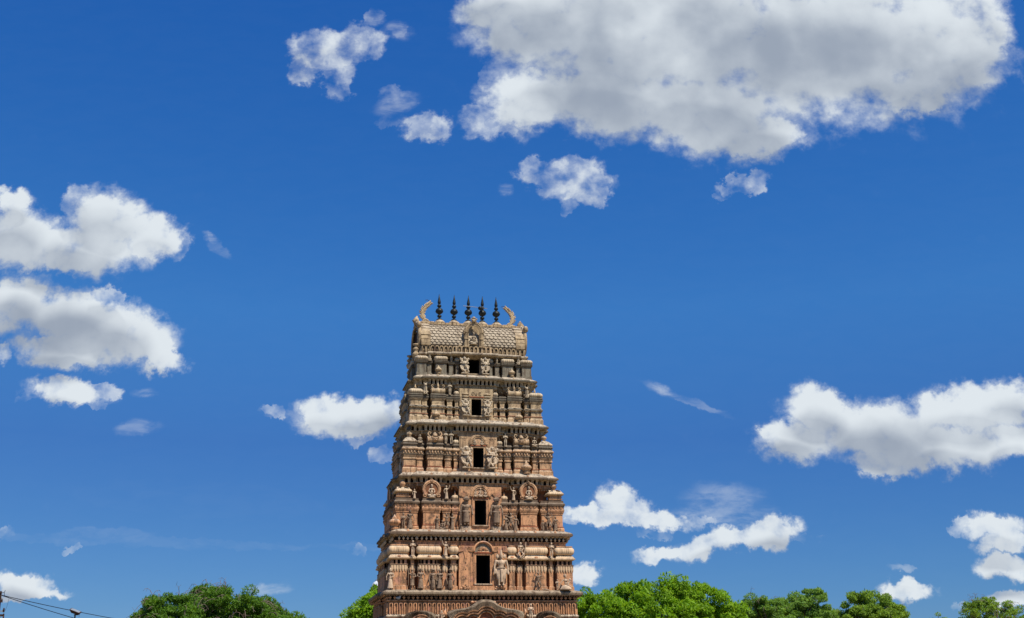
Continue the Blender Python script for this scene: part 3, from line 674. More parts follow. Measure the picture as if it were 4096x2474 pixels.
def pavilion(k, typ, hw, proj, back, tier, loc, rz):
    """shrine-like bay standing in front of the tier wall; local x along the wall, -y outwards"""
    zr = ROOFZ[k]; zb = T[k]['zb']
    mb = MB(); x0, x1, y0, y1 = -hw, hw, -proj, back
    mb.sweep(rect(x0, x1, y0, y1), pav_profile(k, zr), False, True)
    wide = typ in ('kuta', 'shala'); s = T[k]['W'] / 4.1
    if k == 1:
        # dark niches between colonnettes, little eave and cushion
        zn0, zn1 = 8.69, 8.95
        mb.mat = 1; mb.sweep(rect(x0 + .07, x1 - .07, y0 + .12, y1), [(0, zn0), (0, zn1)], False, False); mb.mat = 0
        for (ax, bx, fixed, ori) in ((x0, x1, y0, 0), (y0, y1, x0, 1), (y0, y1, x1, 1)):
            n = max(1, round((bx - ax) / .27)) if typ != 'kuta' or True else 1
            for i in range(n + 1):
                c = ax + .06 + i * (bx - ax - .12) / n
                if ori == 0: mb.box(c - .05, c + .05, y0 + .01, y0 + .14, zn0 - .002, zn1)
                else:
                    q = (fixed + .01, fixed + .14) if fixed == x0 else (fixed - .14, fixed - .01)
                    mb.box(q[0], q[1], c - .05, c + .05, zn0 - .002, zn1)
        mb.mat = 9; mb.sweep(rect(x0, x1, y0, y1), [(-.06, zn1 - .045), (.04, zn1 - .03), (.12, zn1 + .01), (.13, zn1 + .07), (.09, zn1 + .09), (.05, zn1 + .16), (-.03, zn1 + .24), (-.05, zn1 + .25)], True, True); mb.mat = 0
        if wide or typ == 'half':
            mb.smooth = True
            mb.ribbed(x0 - .0, x1 + .0, y0 + .02, y1, [(-.03, 9.20), (.05, 9.23), (.10, 9.30), (.12, 9.40), (.11, 9.50), (.06, 9.58), (-.02, 9.62), (-.03, 9.63)], .125, .035)
            mb.smooth = False
            mb.sweep(rect(x0, x1, y0 + .02, y1), [(-.04, 9.62), (.03, 9.625), (.03, 9.67), (-.05, 9.69)], False, True)
            mb.smooth = True; mb.ell((0, y0 - .09, 9.06), (.1, .05, .08)); mb.smooth = False
        else:
            mb.sweep(rect(x0, x1, y0, y1), [(.0, 9.18), (-.04, 9.22), (-.06, 9.6)], False, True)
        # hanging lotus petals
        def petal(m, fr): m.mat = 9; fprism(m, fr, [(-.055, 8.62), (-.06, 8.45), (-.04, 8.37), (0, 8.29), (.04, 8.37), (.06, 8.45), (.055, 8.62)], -.01, .035); fprism(m, fr, [(-.03, 8.60), (-.03, 8.42), (0, 8.36), (.03, 8.42), (.03, 8.60)], .03, .05); m.mat = 0
        row(mb, rect(x0, x1, y0, y1), 0, .145, petal, .1)
    if k in (2, 3):
        # knob and rosette band under the deck
        zz, rr = (11.80, .045) if k == 2 else (14.775, .055)
        mb.smooth = True
        if k == 3: row(mb, rect(x0, x1, y0, y1), .05, .17, lambda m, fr: flathe(m, fr, [(.02, zz - .09), (.05, zz - .05), (.058, zz - .01), (.04, zz + .04), (.025, zz + .09)]), .1)
        mb.smooth = False
        if k == 2:
            row(mb, rect(x0, x1, y0, y1), .05, .2, lambda m, fr: [fbox(m, fr, -.065, -.055 + .12, 0, .02, 11.73, 11.87), [fprism(m, fr, [(.05 * math.cos(a) + .018 * math.cos(b_), 11.80 + .05 * math.sin(a) + .018 * math.sin(b_)) for b_ in [PI * j / 3 for j in range(6)]], .01, .05) for a in [PI * i / 3 for i in range(6)]]], .1)
            row(mb, rect(x0, x1, y0, y1), .07, .075, lambda m, fr: fprism(m, fr, [(-.03, 11.66), (0, 11.56), (.03, 11.66)], -.03, .02), .1)
            row(mb, rect(x0, x1, y0, y1), .1, .09, lambda m, fr: fprism(m, fr, [(-.035, 11.93), (0, 11.87), (.035, 11.93)], -.03, .02), .1)
        else:
            row(mb, rect(x0, x1, y0, y1), .04, .07, lambda m, fr: fprism(m, fr, [(-.025, 14.62), (0, 14.50), (.025, 14.62)], -.04, .02), .1)
            row(mb, rect(x0, x1, y0, y1), .08, .09, lambda m, fr: fprism(m, fr, [(-.035, 14.91), (0, 14.86), (.035, 14.91)], -.03, .02), .1)
            row(mb, rect(x0, x1, y0, y1), .06, .09, lambda m, fr: fprism(m, fr, [(-.035, 15.19), (0, 15.13), (.035, 15.19)], -.03, .02), .1)
        mb.mat = 2; mb.sweep(rect(x0, x1, y0, y1), [(-.01, zb + .19), (.052 if k == 2 else .042, zb + .2), (.052 if k == 2 else .042, zb + .225), (-.01, zb + .24)], False, False); mb.mat = 0
    if k == 4:
        row(mb, rect(x0, x1, y0, y1), .06, .08, lambda m, fr: fprism(m, fr, [(-.03, 17.38), (0, 17.33), (.03, 17.38)], -.03, .02), .1)
        mb.mat = 2; mb.sweep(rect(x0, x1, y0, y1), [(-.01, zb + .268), (.053, zb + .272), (.053, zb + .30), (-.01, zb + .312)], False, False); mb.mat = 0
        for f_ in ((-1, 1) if wide else (0,)):
            for rr in (.1, .06): mb.tube([(f_ * hw * .72 + rr * math.cos(a), y0 - .07, 17.97 + rr * math.sin(a)) for a in [PI + PI * i / 8 for i in range(9)]], .014, 6)
        mb.smooth = True; mb.ell((0, y0 - .05, zb + .14), (.1, .05, .07)); mb.ell((0, y0 - .05, 17.46), (.1, .05, .06)); mb.smooth = False
    if k == 5 and wide:
        for x in (x0 + .06, x0 + .12, x1 - .12, x1 - .06): mb.box(x - .015, x + .015, y0 - .02, y0 + .02, zb + .06, 20.0)
    if k == 3 and wide: mb.box(x0 + .08, x1 - .08, y0 - .02, y0 + .05, zb + .26, 14.28)
    if k == 2 and wide: mb.box(x0 + .08, x1 - .08, y0 - .02, y0 + .05, zb + .28, 11.36)
    paint(mb, k, 0)
    # roofs
    yc = (y0 + min(y1, y0 + 2 * hw)) / 2 if typ == 'kuta' else y0 + .17
    if typ == 'kuta':
        if k in (4, 5):
            h = .26 * s + .02; mb.smooth = True
            mb.ribbed(x0, x1, y0, y1, [(0, zr - .01), (.07, zr + .03), (.10, zr + h * .4), (.07, zr + h * .75), (-.02, zr + h), (-.2, zr + h * 1.15)], .13, .06); mb.smooth = False
            spike(mb, 0, yc, zr + h * 1.0, .34)
        if k == 3:
            mb.mat = 3; mb.sweep(rect(x0, x1, y0, y1), [(.03, zr), (.07, zr + .03), (.05, zr + .08), (-.12, zr + .26), (-.2, zr + .30), (-.22, zr + .33)], False, True); mb.mat = 0
            mb.smooth = True; mb.lathe([(.1, 0), (.09, .05), (.16, .12), (.17, .2), (.1, .27), (.04, .30), (.05, .34), (.02, .38)], (0, yc, zr + .33), 20, .12, 8); mb.smooth = False
        if k == 2:
            mb.sweep(rect(x0, x1, y0, y1), [(-.05, zr), (-.05, zr + .05), (.02, zr + .07), (.02, zr + .10), (-.06, zr + .12), (-.06, zr + .28), (0, zr + .31)], False, True)
            mb.smooth = True; beads(mb, x0 + .05, x1 - .05, y0 + .04, zr + .2, .05, .13); mb.smooth = True
            mb.ribbed(x0, x1, y0, y1, [(.0, zr + .30), (.09, zr + .33), (.10, zr + .38), (.04, zr + .45), (-.12, zr + .55), (-.28, zr + .62)], .1, .05)
            mb.lathe([(.1, 0), (.08, .06), (.15, .14), (.17, .22), (.13, .31), (.05, .37), (.02, .42)], (0, yc, zr + .6), 20, .12, 8); mb.smooth = False
    elif typ == 'shala':
        if k == 5:
            mb.smooth = True; mb.ribbed(x0, x1, y0, y1, [(0, zr - .01), (.05, zr + .03), (.07, zr + .12), (.04, zr + .2), (-.05, zr + .24)], .125, .05); mb.smooth = False
            spike(mb, 0, y0 + .15, zr + .22, .36)
        if k in (3, 4):
            r = .17 if k == 4 else .185; yb = y0 + .1; mb.smooth = True
            ring = lambda x, rr: [(x, yb - rr * math.cos(a), zr + r * .85 + rr * math.sin(a)) for a in [2 * PI * i / 16 for i in range(16)]]
            L = hw + .03
            prof = [(-L - .01, r * .7), (-L, r * 1.1), (-L + .05, r * 1.13), (-L + .06, r * .95), (-L + .1, r * .97), (-L + .11, r), (-.06, r), (-.05, r * 1.08), (.05, r * 1.08), (.06, r), (L - .11, r), (L - .1, r * .97), (L - .06, r * .95), (L - .05, r * 1.13), (L, r * 1.1), (L + .01, r * .7)]
            mb.loops([ring(x, rr) for x, rr in prof], True, True); mb.smooth = False
            zt = zr + r * 1.8
            if k == 4:
                spike(mb, 0, yb, zt, .36); horn(mb, -hw + .1, yb, zt - .02, -1, .27); horn(mb, hw - .1, yb, zt - .02, 1, .27)
            else:
                face_mask(mb, 0, yb - r, zr + r * .9, 1.0)
                mb.smooth = True; mb.lathe([(.08, 0), (.13, .08), (.14, .15), (.08, .22), (.02, .28)], (0, yb, zt - .02), 20, .15, 8); mb.smooth = False
                horn(mb, -hw + .16, yb, zt - .06, -1, .36); horn(mb, hw - .16, yb, zt - .06, 1, .36)
        if k == 2:
            # horseshoe arch with curled feet over a deep red field
            mb.sweep(rect(x0 + .04, x1 - .04, y0 + .06, y1), [(0, zr), (0, zr + .12), (.03, zr + .14), (.03, zr + .18), (-.03, zr + .2)], False, True)
            R0 = .36; cz = zr + .48; A = [R(-52 + (284) * i / 30) for i in range(31)]
            mb.mat = 8; mb.prism([(R0 * math.cos(a), cz + R0 * .98 * math.sin(a)) for a in A], y0 + .02, y0 + .12); mb.mat = 0
            mb.smooth = True
            mb.tube([(R0 * 1.0 * math.cos(a), y0 - .0, cz + R0 * math.sin(a)) for a in A], .028, 8)
            mb.tube([((R0 + .075) * math.cos(a), y0 + .02, cz + (R0 + .075) * math.sin(a)) for a in A], .06, 8)
            for a in A: mb.ell(((R0 + .13) * math.cos(a), y0 + .02, cz + (R0 + .13) * math.sin(a)), (.026, .03, .026), 6, 4)
            for q in (-1, 1):
                cx = q * (R0 + .02); cc = zr + .16
                mb.tube([(cx + q * (.02 + .10 * (1 - i / 16)) * math.cos(PI * .8 + 4.6 * PI * i / 16 * .5), y0 - .01, cc + (.02 + .10 * (1 - i / 16)) * math.sin(PI * .8 + 4.6 * PI * i / 16 * .5)) for i in range(17)], .03, 6)
            mb.smooth = False; face_mask(mb, 0, y0 - .04, cz + R0 + .06, .45)
    elif typ == 'half':
        if k in (2, 3, 4, 5):
            h = .24; mb.smooth = True
            mb.ribbed(x0, x1, y0, y1, [(0, zr - .01), (.04, zr + .04), (.06, zr + h * .5), (.02, zr + h * .85), (-.06, zr + h)], .11, .05); mb.smooth = False
            spike(mb, 0, y0 + .12, zr + h, .26)
    return mb

def doorway(k, tier):
    """the central bay with its opening"""
    t = T[k]; b = bays(k); ci = CORE_IN[k]; W_, H_ = t['W'], t['H']
    cen = b['cen']; yb = -(H_ - ci); 
    hw, z0, z1 = {1: (.37, 7.70, 9.16), 2: (.315, 10.82, 12.13), 3: (.29, 14.0, 15.09), 4: (.28, 17.0, 17.94), 5: (.33, 19.60, 20.43)}[k]
    pr = {1: .42, 2: .64, 3: .58, 4: .55, 5: .22}[k]
    yf = yb - pr; top = t['zf'] + .02; zb = t['zb'] - (.08 if k == 1 else .2)
    mb = MB(); ext = cen if k != 5 else .46
    deep = yb + 1.2
    mb.box(-ext, -hw, yf, yb + .3, zb, top); mb.box(hw, ext, yf, yb + .3, zb, top)
    mb.box(-hw, hw, yf, yb + .3, z1, top); mb.box(-hw, hw, yf, yb + .3, zb, z0)
    # frame
    fw = .09
    for q in (-1, 1):
        a, c = sorted((q * (hw + .003), q * (hw + fw))); mb.box(a, c, yf - .035, yf - .001, z0, z1 + fw)
        a, c = sorted((q * (hw + fw + .02), q * (hw + fw + .06))); mb.box(a, c, yf - .06, yf - .001, z0 - .05, z1 + fw)
    mb.box(-hw - .002, hw + .002, yf - .036, yf - .001, z1 + .003, z1 + fw)
    mb.mat = 2; mb.box(-hw - fw - .05, hw + fw + .05, yf - .07, yf - .001, z1 + fw + .003, z1 + fw + .05); mb.mat = 3
    mb.box(-hw - .1, hw + .1, yf - .08, yf - .002, z0 - .06, z0 - .003)
    mb.mat = 0
    if k in (1, 2, 3):
        ra = {1: .47, 2: .47, 3: .42}[k]; zc = z1 + fw + .06
        kx = {1: 1, 2: 1.0, 3: 1.0}[k]; hh = {1: .50, 2: .60, 3: .52}[k]
        A = [PI * i / 20 for i in range(21)]
        mb.mat = 6 if k == 1 else 0; mb.prism([(ra * .9 * math.cos(a), zc + hh * .9 * math.sin(a)) for a in A], yf - .012, yf + .01); mb.mat = 0
        mb.smooth = True
        mb.tube([(ra * math.cos(a), yf - .04, zc + hh * math.sin(a)) for a in A], .035, 8)
        if k != 1:
            mb.tube([(ra * .85 * math.cos(a), yf - .04, zc + hh * .85 * math.sin(a)) for a in A], .022, 8)
            mb.tube([(ra * 1.12 * math.cos(a), yf - .02, zc + hh * 1.12 * math.sin(a)) for a in A], .04, 8)
            for a in A: mb.ell((ra * 1.2 * math.cos(a), yf - .02, zc + hh * 1.2 * math.sin(a)), (.03, .03, .03), 6, 4)
        else:
            mb.tube([(ra * 1.1 * math.cos(a), yf - .08, zc + hh * 1.08 * math.sin(a)) for a in A], .05, 8)
            for i in range(9):
                a = PI * (i + .5) / 9; mb.tube([(.06 * math.cos(a), yf - .03, zc + .08 + .05 * math.sin(a)), (.2 * math.cos(a), yf - .03, zc + .1 + .14 * math.sin(a)), (.27 * math.cos(a), yf - .03, zc + .1 + .2 * math.sin(a))], [.02, .03, .012], 6)
            mb.box(-.3, .3, yf - .05, yf, zc - .01, zc + .06)
        mb.smooth = False
    if k == 2:
        for q in (-1, 1):   # parasol fans at the upper corners
            for i in range(9):
                a = R(20 + 14 * i); mb.tube([(q * (.86 + .05 * math.cos(a)), yf - .02, z1 + .15 + .02 * math.sin(a)), (q * (.86 + .3 * math.cos(a)), yf - .03, z1 + .18 + .34 * math.sin(a) * .8)], [.012, .04], 6)
            mb.box(min(q * .84, q * .87), max(q * .84, q * .87), yf - .04, yf, z1 - .3, z1 + .2)
            mb.mat = 3; mb.box(min(q * .55, q * 1.14), max(q * .55, q * 1.14), yf - .22, yf - .001, zb + .0, z0 - .1); mb.mat = 0
        mb.mat = 3
        for i in range(9):
            a = R(10 + 20 * i); mb.tube([(.03 * math.cos(a), yf - .25, zb + .02), (.3 * math.cos(a), yf - .27, zb - .02 + .2 * math.sin(a))], [.02, .035], 6)
        mb.mat = 0
    if k == 1:
        for q0 in (-1, 1):
            for q in (-1, 1):
                cx = q0 * .92 + q * .15
                for i in range(7):
                    a = R(90 - 105 * i / 6); mb.tube([(cx, yf - .02, 9.37), (cx + q * .25 * math.cos(a), yf - .05, 9.40 + .2 * math.sin(a))], [.012, .034], 6)
                mb.tube([(cx + q * .02, yf - .02, 9.6), (q0 * .92 + q * .03, yf - .02, 9.0)], .018, 6)
            mb.box(min(q0 * .62, q0 * .64), max(q0 * .62, q0 * .64), yf - .03, yf, zb, 9.5)
            mb.smooth = True
            for i in range(14): mb.ell((q0 * .92 + rng.uniform(-.3, .3), yf - .05 - rng.uniform(0, .08), 7.4 + rng.uniform(0, .16)), (.05, .04, .05), 6, 4)
            mb.smooth = False
        for z in (8.75, 8.42, 7.98, 7.62): mb.mat = 1; mb.box(-.95, -.9, yf - .02, yf - .001, z, z + .03); mb.mat = 0
        mb.box(-.58, .58, yf - .06, yf - .001, zb, z0 - .12); mb.mat = 2; mb.box(-.6, .6, yf - .05, yf - .002, z0 - .115, z0 - .1); mb.mat = 0
    if k == 4:
        for q in (-1, 1):
            for i in range(3): mb.smooth = True; mb.ell((q * .62, yf - .01, 18.22 - i * .15), (.21, .07, .06)); mb.smooth = False
            mb.box(min(q * .36, q * .86), max(q * .36, q * .86), yf - .2, yf - .001, zb, zb + .14)
        mb.box(-.36, .36, yf - .05, yf - .001, 18.05, 18.09)
        mb.smooth = True
        for x in (-.2, 0, .2): mb.tube([(x + .075 * math.cos(a), yf - .012, 18.27 + .1 * math.sin(a)) for a in [2 * PI * i / 14 for i in range(15)]], .016, 6)
        mb.tube([(0, yf - .02, 18.2), (0, yf - .02, 18.35)], .016, 6); mb.tube([(-.05, yf - .02, 18.36), (-.04, yf - .02, 18.2), (.04, yf - .02, 18.2), (.05, yf - .02, 18.36)], .014, 6)
        for x in (-.2, .2): mb.tube([(x + .035 * math.cos(a), yf - .015, 18.27 + .05 * math.sin(a)) for a in [2 * PI * i / 10 for i in range(11)]], .012, 6)
        mb.smooth = False
    if k == 3:
        for q in (-1, 1): mb.mat = 3; mb.box(min(q * .34, q * 1.05), max(q * .34, q * 1.05), yf - .22, yf - .001, zb, zb + .2); mb.mat = 0
        mb.smooth = True; mb.tube([(q_, yf - .01, 15.62 + .04 * math.cos(q_ * 40)) for q_ in [-1.0 + i * .05 for i in range(9)]], .01, 5); mb.tube([(q_, yf - .01, 15.6 + .04 * math.cos(q_ * 40)) for q_ in [.6 + i * .05 for i in range(9)]], .01, 5); mb.smooth = False
    d = mb.build('doorway', MATS, tier)
    # black liner inside the opening; its colour stands in for the shade
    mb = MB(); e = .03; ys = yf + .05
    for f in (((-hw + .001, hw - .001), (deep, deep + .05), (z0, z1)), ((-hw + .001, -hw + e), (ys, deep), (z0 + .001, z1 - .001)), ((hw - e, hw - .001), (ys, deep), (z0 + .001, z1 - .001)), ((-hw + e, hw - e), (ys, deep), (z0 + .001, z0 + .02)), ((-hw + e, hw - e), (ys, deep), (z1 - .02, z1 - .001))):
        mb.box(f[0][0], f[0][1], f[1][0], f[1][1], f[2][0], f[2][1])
    mb.build('shade_liner', BLK, tier)
    return yf, hw, z0, z1, deep

def tier_build(k):
    t = T[k]; b = bays(k); ci = CORE_IN[k]; W_, H_ = t['W'], t['H']; Wc, Hc = W_ - ci, H_ - ci; Hb = HB[k]; Hbc = Hb - ci; vm = (Hb - H_) / 2; hv = (Hb + H_) / 2
    tier = empty('tower_tier', (0, 0, 0), 0, TOW)
    cornice(k, tier)
    yf, hw, z0, z1, deep = doorway(k, tier)
    # wall with an opening for the door: front slabs, sides and back
    mb = MB(); zb, ztop = t['zb'] - .3, t['zl0']
    th = .3
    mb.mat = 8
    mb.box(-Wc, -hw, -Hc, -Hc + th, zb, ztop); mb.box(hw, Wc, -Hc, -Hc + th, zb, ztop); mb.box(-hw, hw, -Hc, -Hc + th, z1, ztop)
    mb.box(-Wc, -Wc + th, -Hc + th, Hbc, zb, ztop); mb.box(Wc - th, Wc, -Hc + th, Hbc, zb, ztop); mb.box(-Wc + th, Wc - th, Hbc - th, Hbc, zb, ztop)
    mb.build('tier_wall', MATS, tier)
    prj = {'shala': ci + .04, 'pil': ci - .12, 'half': ci - .14, 'cen': ci}
    if k == 1: prj = {'shala': ci, 'pil': ci - .14, 'half': ci, 'cen': ci}
    lib = {}
    def place(typ, hw_, pr, x, side, key):
        """side 0 front, 1 right, 2 back, 3 left"""
        kk = (key, typ)
        rz = side * PI / 2
        base = (Hc, Wc, Hbc, Wc)[side]
        c, s_ = math.cos(rz), math.sin(rz); lx, ly = x, -base
        loc = (c * lx - s_ * ly, s_ * lx + c * ly + (vm if side in (1, 3) else 0), 0)
        name = {'kuta': 'corner_pavilion', 'shala': 'roofed_bay', 'pil': 'pilaster', 'half': 'slim_bay', 'cen': 'side_bay'}[typ]
        if kk not in lib: lib[kk] = pavilion(k, typ, hw_, pr, .1, tier, loc, rz).build(name, MATS, tier, loc, rz)
        else: put(lib[kk], name, tier, loc, rz)
    # corner pavilions are square and stand on the corners
    kw = b['kuta'] / 2
    pk = pavilion(k, 'kuta', kw, kw, kw, tier, (0, 0, 0), 0)
    first = None
    for (sx, sy, rz) in ((-1, -1, 0), (1, -1, PI / 2), (1, 1, PI), (-1, 1, -PI / 2)):
        loc = (sx * (W_ - kw), -(H_ - kw) if sy < 0 else Hb - kw, 0)
        if first is None: first = pk.build('corner_pavilion', MATS, tier, loc, 0)
        else: put(first, 'corner_pavilion', tier, loc, rz)
    for side in (0, 2):
        for q in (-1, 1):
            place('shala', b['shala'][1] - .05, prj['shala'], q * b['shala'][0], side, 's')
            place('pil', b['pil'][1] - .05, prj['pil'], q * b['pil'][0], side, 'p')
            place('pil', b['pil2'][1] - .05, prj['pil'], q * b['pil2'][0], side, 'p2')
            place('half', b['half'][1] - .03, prj['half'], q * b['half'][0], side, 'h')
    for side in (1, 3):
        cw = hv * .36
        place('shala', cw, ci + .10, 0, side, 'c')
        g = (hv - b['kuta'] - cw)
        for q in (-1, 1): place('pil', min(.22, g * .28), prj['pil'] + .06, q * (cw + g * .5), side, 'sp')
    mb = MB(); cen = b['cen']; mb.box(-cen, cen, Hbc, Hbc + .3, zb, t['zf']); mb.build('rear_bay', MATS, tier)
    return tier
TIERS = {k: tier_build(k) for k in T}

# ------------------------------------------------------------------ statues on the tower
def yfront(k): return -T[k]['H']
def urn(parent, x, y, z, h):
    mb = MB(); mb.smooth = True
    mb.lathe([(.26 * h, 0), (.3 * h, .04 * h), (.2 * h, .09 * h), (.28 * h, .14 * h), (.18 * h, .2 * h), (.3 * h, .3 * h), (.42 * h, .42 * h), (.42 * h, .52 * h), (.32 * h, .64 * h), (.18 * h, .7 * h), (.2 * h, .76 * h), (.1 * h, .84 * h), (.02 * h, h)], (0, 0, 0), 40, .12, 14)
    return mb.build('ribbed_urn', MATS, parent, (x, y, z))
for args in [
 # tier 1
 ('skirt', 1, -4.86, .12, 7.37, 1.03), ('bearded', 1, -3.74, .14, 7.37, 1.0), ('skirt', 1, -3.30, .16, 7.37, 1.05, 1), ('robe', 1, -2.66, .16, 7.37, 1.0), ('skirt', 1, -2.32, .18, 7.37, 1.02), ('robe', 1, -1.76, .16, 7.37, 1.0),
 ('anjali', 1, -3.72, .10, 9.06, .80), ('raised', 1, -2.0, .10, 9.06, .76), ('serpent', 1, 2.0, .12, 9.02, .84), ('anjali', 1, 3.68, .10, 9.04, .80),
 ('crowned', 1, .93, .16, 7.58, 1.84), ('dancer', 1, 2.92, .14, 7.37, .92), ('reclining', 1, 3.32, .18, 7.36, .36), ('anjali', 1, 3.94, .2, 7.36, .56), ('mother', 1, 4.36, .3, 7.38, .86),
 # tier 2
 ('anjali', 2, -4.16, .16, 10.58, .85), ('skirt', 2, -3.80, .16, 10.58, 1.0, 1), ('skirt', 2, -2.36, .12, 10.58, .74), ('seated', 2, -2.1, .2, 10.58, .55), ('dancer', 2, -1.86, .1, 10.58, .86), ('raised', 2, -1.54, .1, 10.58, .86),
 ('tall_guard', 2, -.80, .16, 10.78, 1.52), ('tall_guard', 2, .84, .16, 10.78, 1.52, 1), ('skirt', 2, 1.36, .12, 10.58, .82), ('dancer', 2, 1.62, .16, 10.58, .92), ('skirt', 2, 1.88, .12, 10.58, .80, 1),
 ('robe', 2, 3.40, .1, 10.58, .58), ('dancer', 2, 3.70, .14, 10.58, .98), ('skirt', 2, 4.08, .16, 10.58, .80),
 ('skirt', 2, -3.56, -.02, 12.14, .52), ('raised', 2, -1.84, -.02, 12.14, .74, 1), ('raised', 2, 1.82, -.02, 12.14, .72), ('seated', 2, -2.65, .08, 12.22, .78), ('seated', 2, 2.65, .08, 12.22, .78),
 # tier 3
 ('guardian', 3, -.70, .16, 13.94, 1.22), ('guardian', 3, .74, .16, 13.94, 1.22, 1), ('seated', 3, -3.22, -.04, 15.28, .50), ('anjali', 3, -1.80, -.02, 15.28, .68), ('anjali', 3, -1.50, -.02, 15.28, .68), ('anjali', 3, 1.52, -.02, 15.20, .74, 1), ('seated', 3, 3.16, -.04, 15.26, .56),
 # tier 4
 ('guardian', 4, -.62, .10, 16.96, .94), ('guardian', 4, .62, .10, 16.96, .94, 1), ('lion', 4, -2.88, -.02, 18.14, .66), ('anjali', 4, -1.50, -.02, 18.14, .68), ('lion', 4, 2.88, -.02, 18.14, .66),
 # tier 5
 ('guardian', 5, -.60, .12, 19.56, 1.0), ('guardian', 5, .60, .12, 19.56, 1.0, 1), ('lion', 5, -2.56, -.05, 20.2, .5), ('anjali', 5, -1.32, -.05, 20.2, .52), ('anjali', 5, 1.30, -.05, 20.2, .52), ('lion', 5, 2.56, -.05, 20.2, .5)]:
    kind, k, u, out, z, h = args[:6]
    if k > 1 and z < T[k]['zb'] + .1: z -= .07
    statue(kind, TIERS[k], u, yfront(k) - out, z, h, len(args) > 6, dark=(k == 1 and z < 7.5 and -4 < u < 3.2) or kind == 'tall_guard' or (k == 2 and z < 11))
for (k, x, y, z, h) in [(2, -4.62, -3.55, 10.56, .80), (3, 2.62, -3.1, 13.74, .74), (4, -2.3, -2.6, 16.74, .56), (4, 2.36, -2.6, 16.74, .56), (5, -2.1, -2.08, 19.46, .50), (5, 2.1, -2.08, 19.46, .50)]:
    urn(TIERS[k], x, y, z - .08, h)
for x in (-.26, 0, .26): statue('seated', TIERS[2], x, -3.41, 12.33, .40 if x else .5)
for x in (-.2, .2): statue('seated', TIERS[3], x, -2.88, 15.26, .34)
# figures on the left flank
for k in (2, 3, 4):
    t = T[k]
    for v in (-.45, .45): statue('robe', TIERS[k], -t['W'] + .02, (HB[k] - t['H']) / 2 + v * (t['H'] + HB[k]) / 2, t['zb'] + .05, 1.0, False, -PI / 2)
for (k, v, z) in ((2, -.8, 12.2), (3, -.6, 15.3), (4, -.4, 18.15), (5, -.2, 19.5)):
    statue('skirt' if k < 5 else 'robe', TIERS[k], -T[k]['W'] + .0, v, z, .9 if k == 1 else .66, False, -PI / 2)

# ------------------------------------------------------------------ lower storey under the first cornice
base = empty('gate_storey', (0, 0, 0), 0, TOW)
W0, H0 = 4.93, 4.05
HB0 = 2.0
ol0 = outline(W0, H0, [], [(-1.5, 1.5, .20)], HB0)
mb = MB(); mb.mat = 3
mb.mat = 7; mb.sweep(ol0, [(-.3, 7.07), (.26, 7.08), (.28, 7.12), (.33, 7.13), (.34, 7.22), (.30, 7.27), (.16, 7.33), (.02, 7.37), (-.5, 7.38)], False, True)
mb.build('cornice', MATS, base)
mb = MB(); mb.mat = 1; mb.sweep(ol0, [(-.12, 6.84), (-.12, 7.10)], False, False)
mb.mat = 0
mb.smooth = True; row(mb, ol0, .04, .235, lambda m, fr: flathe(m, fr, [(.03, 6.86), (.022, 6.90), (.07, 6.94), (.085, 6.97), (.075, 7.01), (.03, 7.03), (.03, 7.09)]), .15, .05)
mb.smooth = False; row(mb, ol0, .24, .13, lambda m, fr: fprism(m, fr, [(-.03, 7.09), (0, 7.03), (.03, 7.09)], -.03, .03), .15, .2)
mb.sweep(ol0, [(.0, 6.77), (.10, 6.78), (.10, 6.85), (-.13, 6.87)], False, False)
row(mb, ol0, .10, .075, lambda m, fr: fbox(m, fr, -.018, .018, 0, .03, 6.79, 6.84), .15)
mb.build('bracket_row', MATS, base)
mb = MB()
mb.sweep(ol0, [(0, 6.02), (0, 6.78)], False, False)
def flute(m, fr):
    o_ = [(-.095, 6.14), (-.095, 6.62)] + [(.095 * math.cos(a), 6.62 + .12 * math.sin(a)) for a in [PI - PI * i / 8 for i in range(1, 8)]] + [(.095, 6.62), (.095, 6.14)]
    i_ = [(.052, 6.14), (.052, 6.60)] + [(.052 * math.cos(a), 6.60 + .08 * math.sin(a)) for a in [PI * i / 8 for i in range(1, 8)]] + [(-.052, 6.60), (-.052, 6.14)]
    fprism(m, fr, (o_ + i_)[::-1], 0, .10)
    fbox(m, fr, -.02, .02, 0, .03, 6.14, 6.6)
row(mb, ol0, .0, .245, flute, .15)
mb.build('arcaded_frieze', MATS, base)
mb = MB(); mb.mat = 3; mb.sweep(ol0, [(0, 5.97), (.12, 5.98), (.14, 6.05), (.10, 6.10), (.02, 6.14), (-.02, 6.15)], False, False); mb.mat = 2; mb.sweep(ol0, [(0, 5.9), (.05, 5.91), (.06, 5.97), (.0, 5.975)], False, False); mb.mat = 0
# walls down to the plinth, with a gateway
gw = 1.5
mb.box(-W0 + .02, -gw, -H0 + .02, HB0 - .02, 0.9, 5.95); mb.box(gw, W0 - .02, -H0 + .02, HB0 - .02, 0.9, 5.95); mb.box(-gw, gw, -H0 + .02, HB0 - .02, 4.3, 5.95)
mb.box(-W0 - .25, -gw, -H0 - .25, HB0 + .25, -.02, .88); mb.box(gw, W0 + .25, -H0 - .25, HB0 + .25, -.02, .88)
for q in (-1, 1):
    for x in (1.75, 2.6, 3.6, 4.7): mb.box(q * x - .16, q * x + .16, -H0 - .14, -H0 + .015, .9, 5.89)
mb.build('gate_wall', MATS, base)
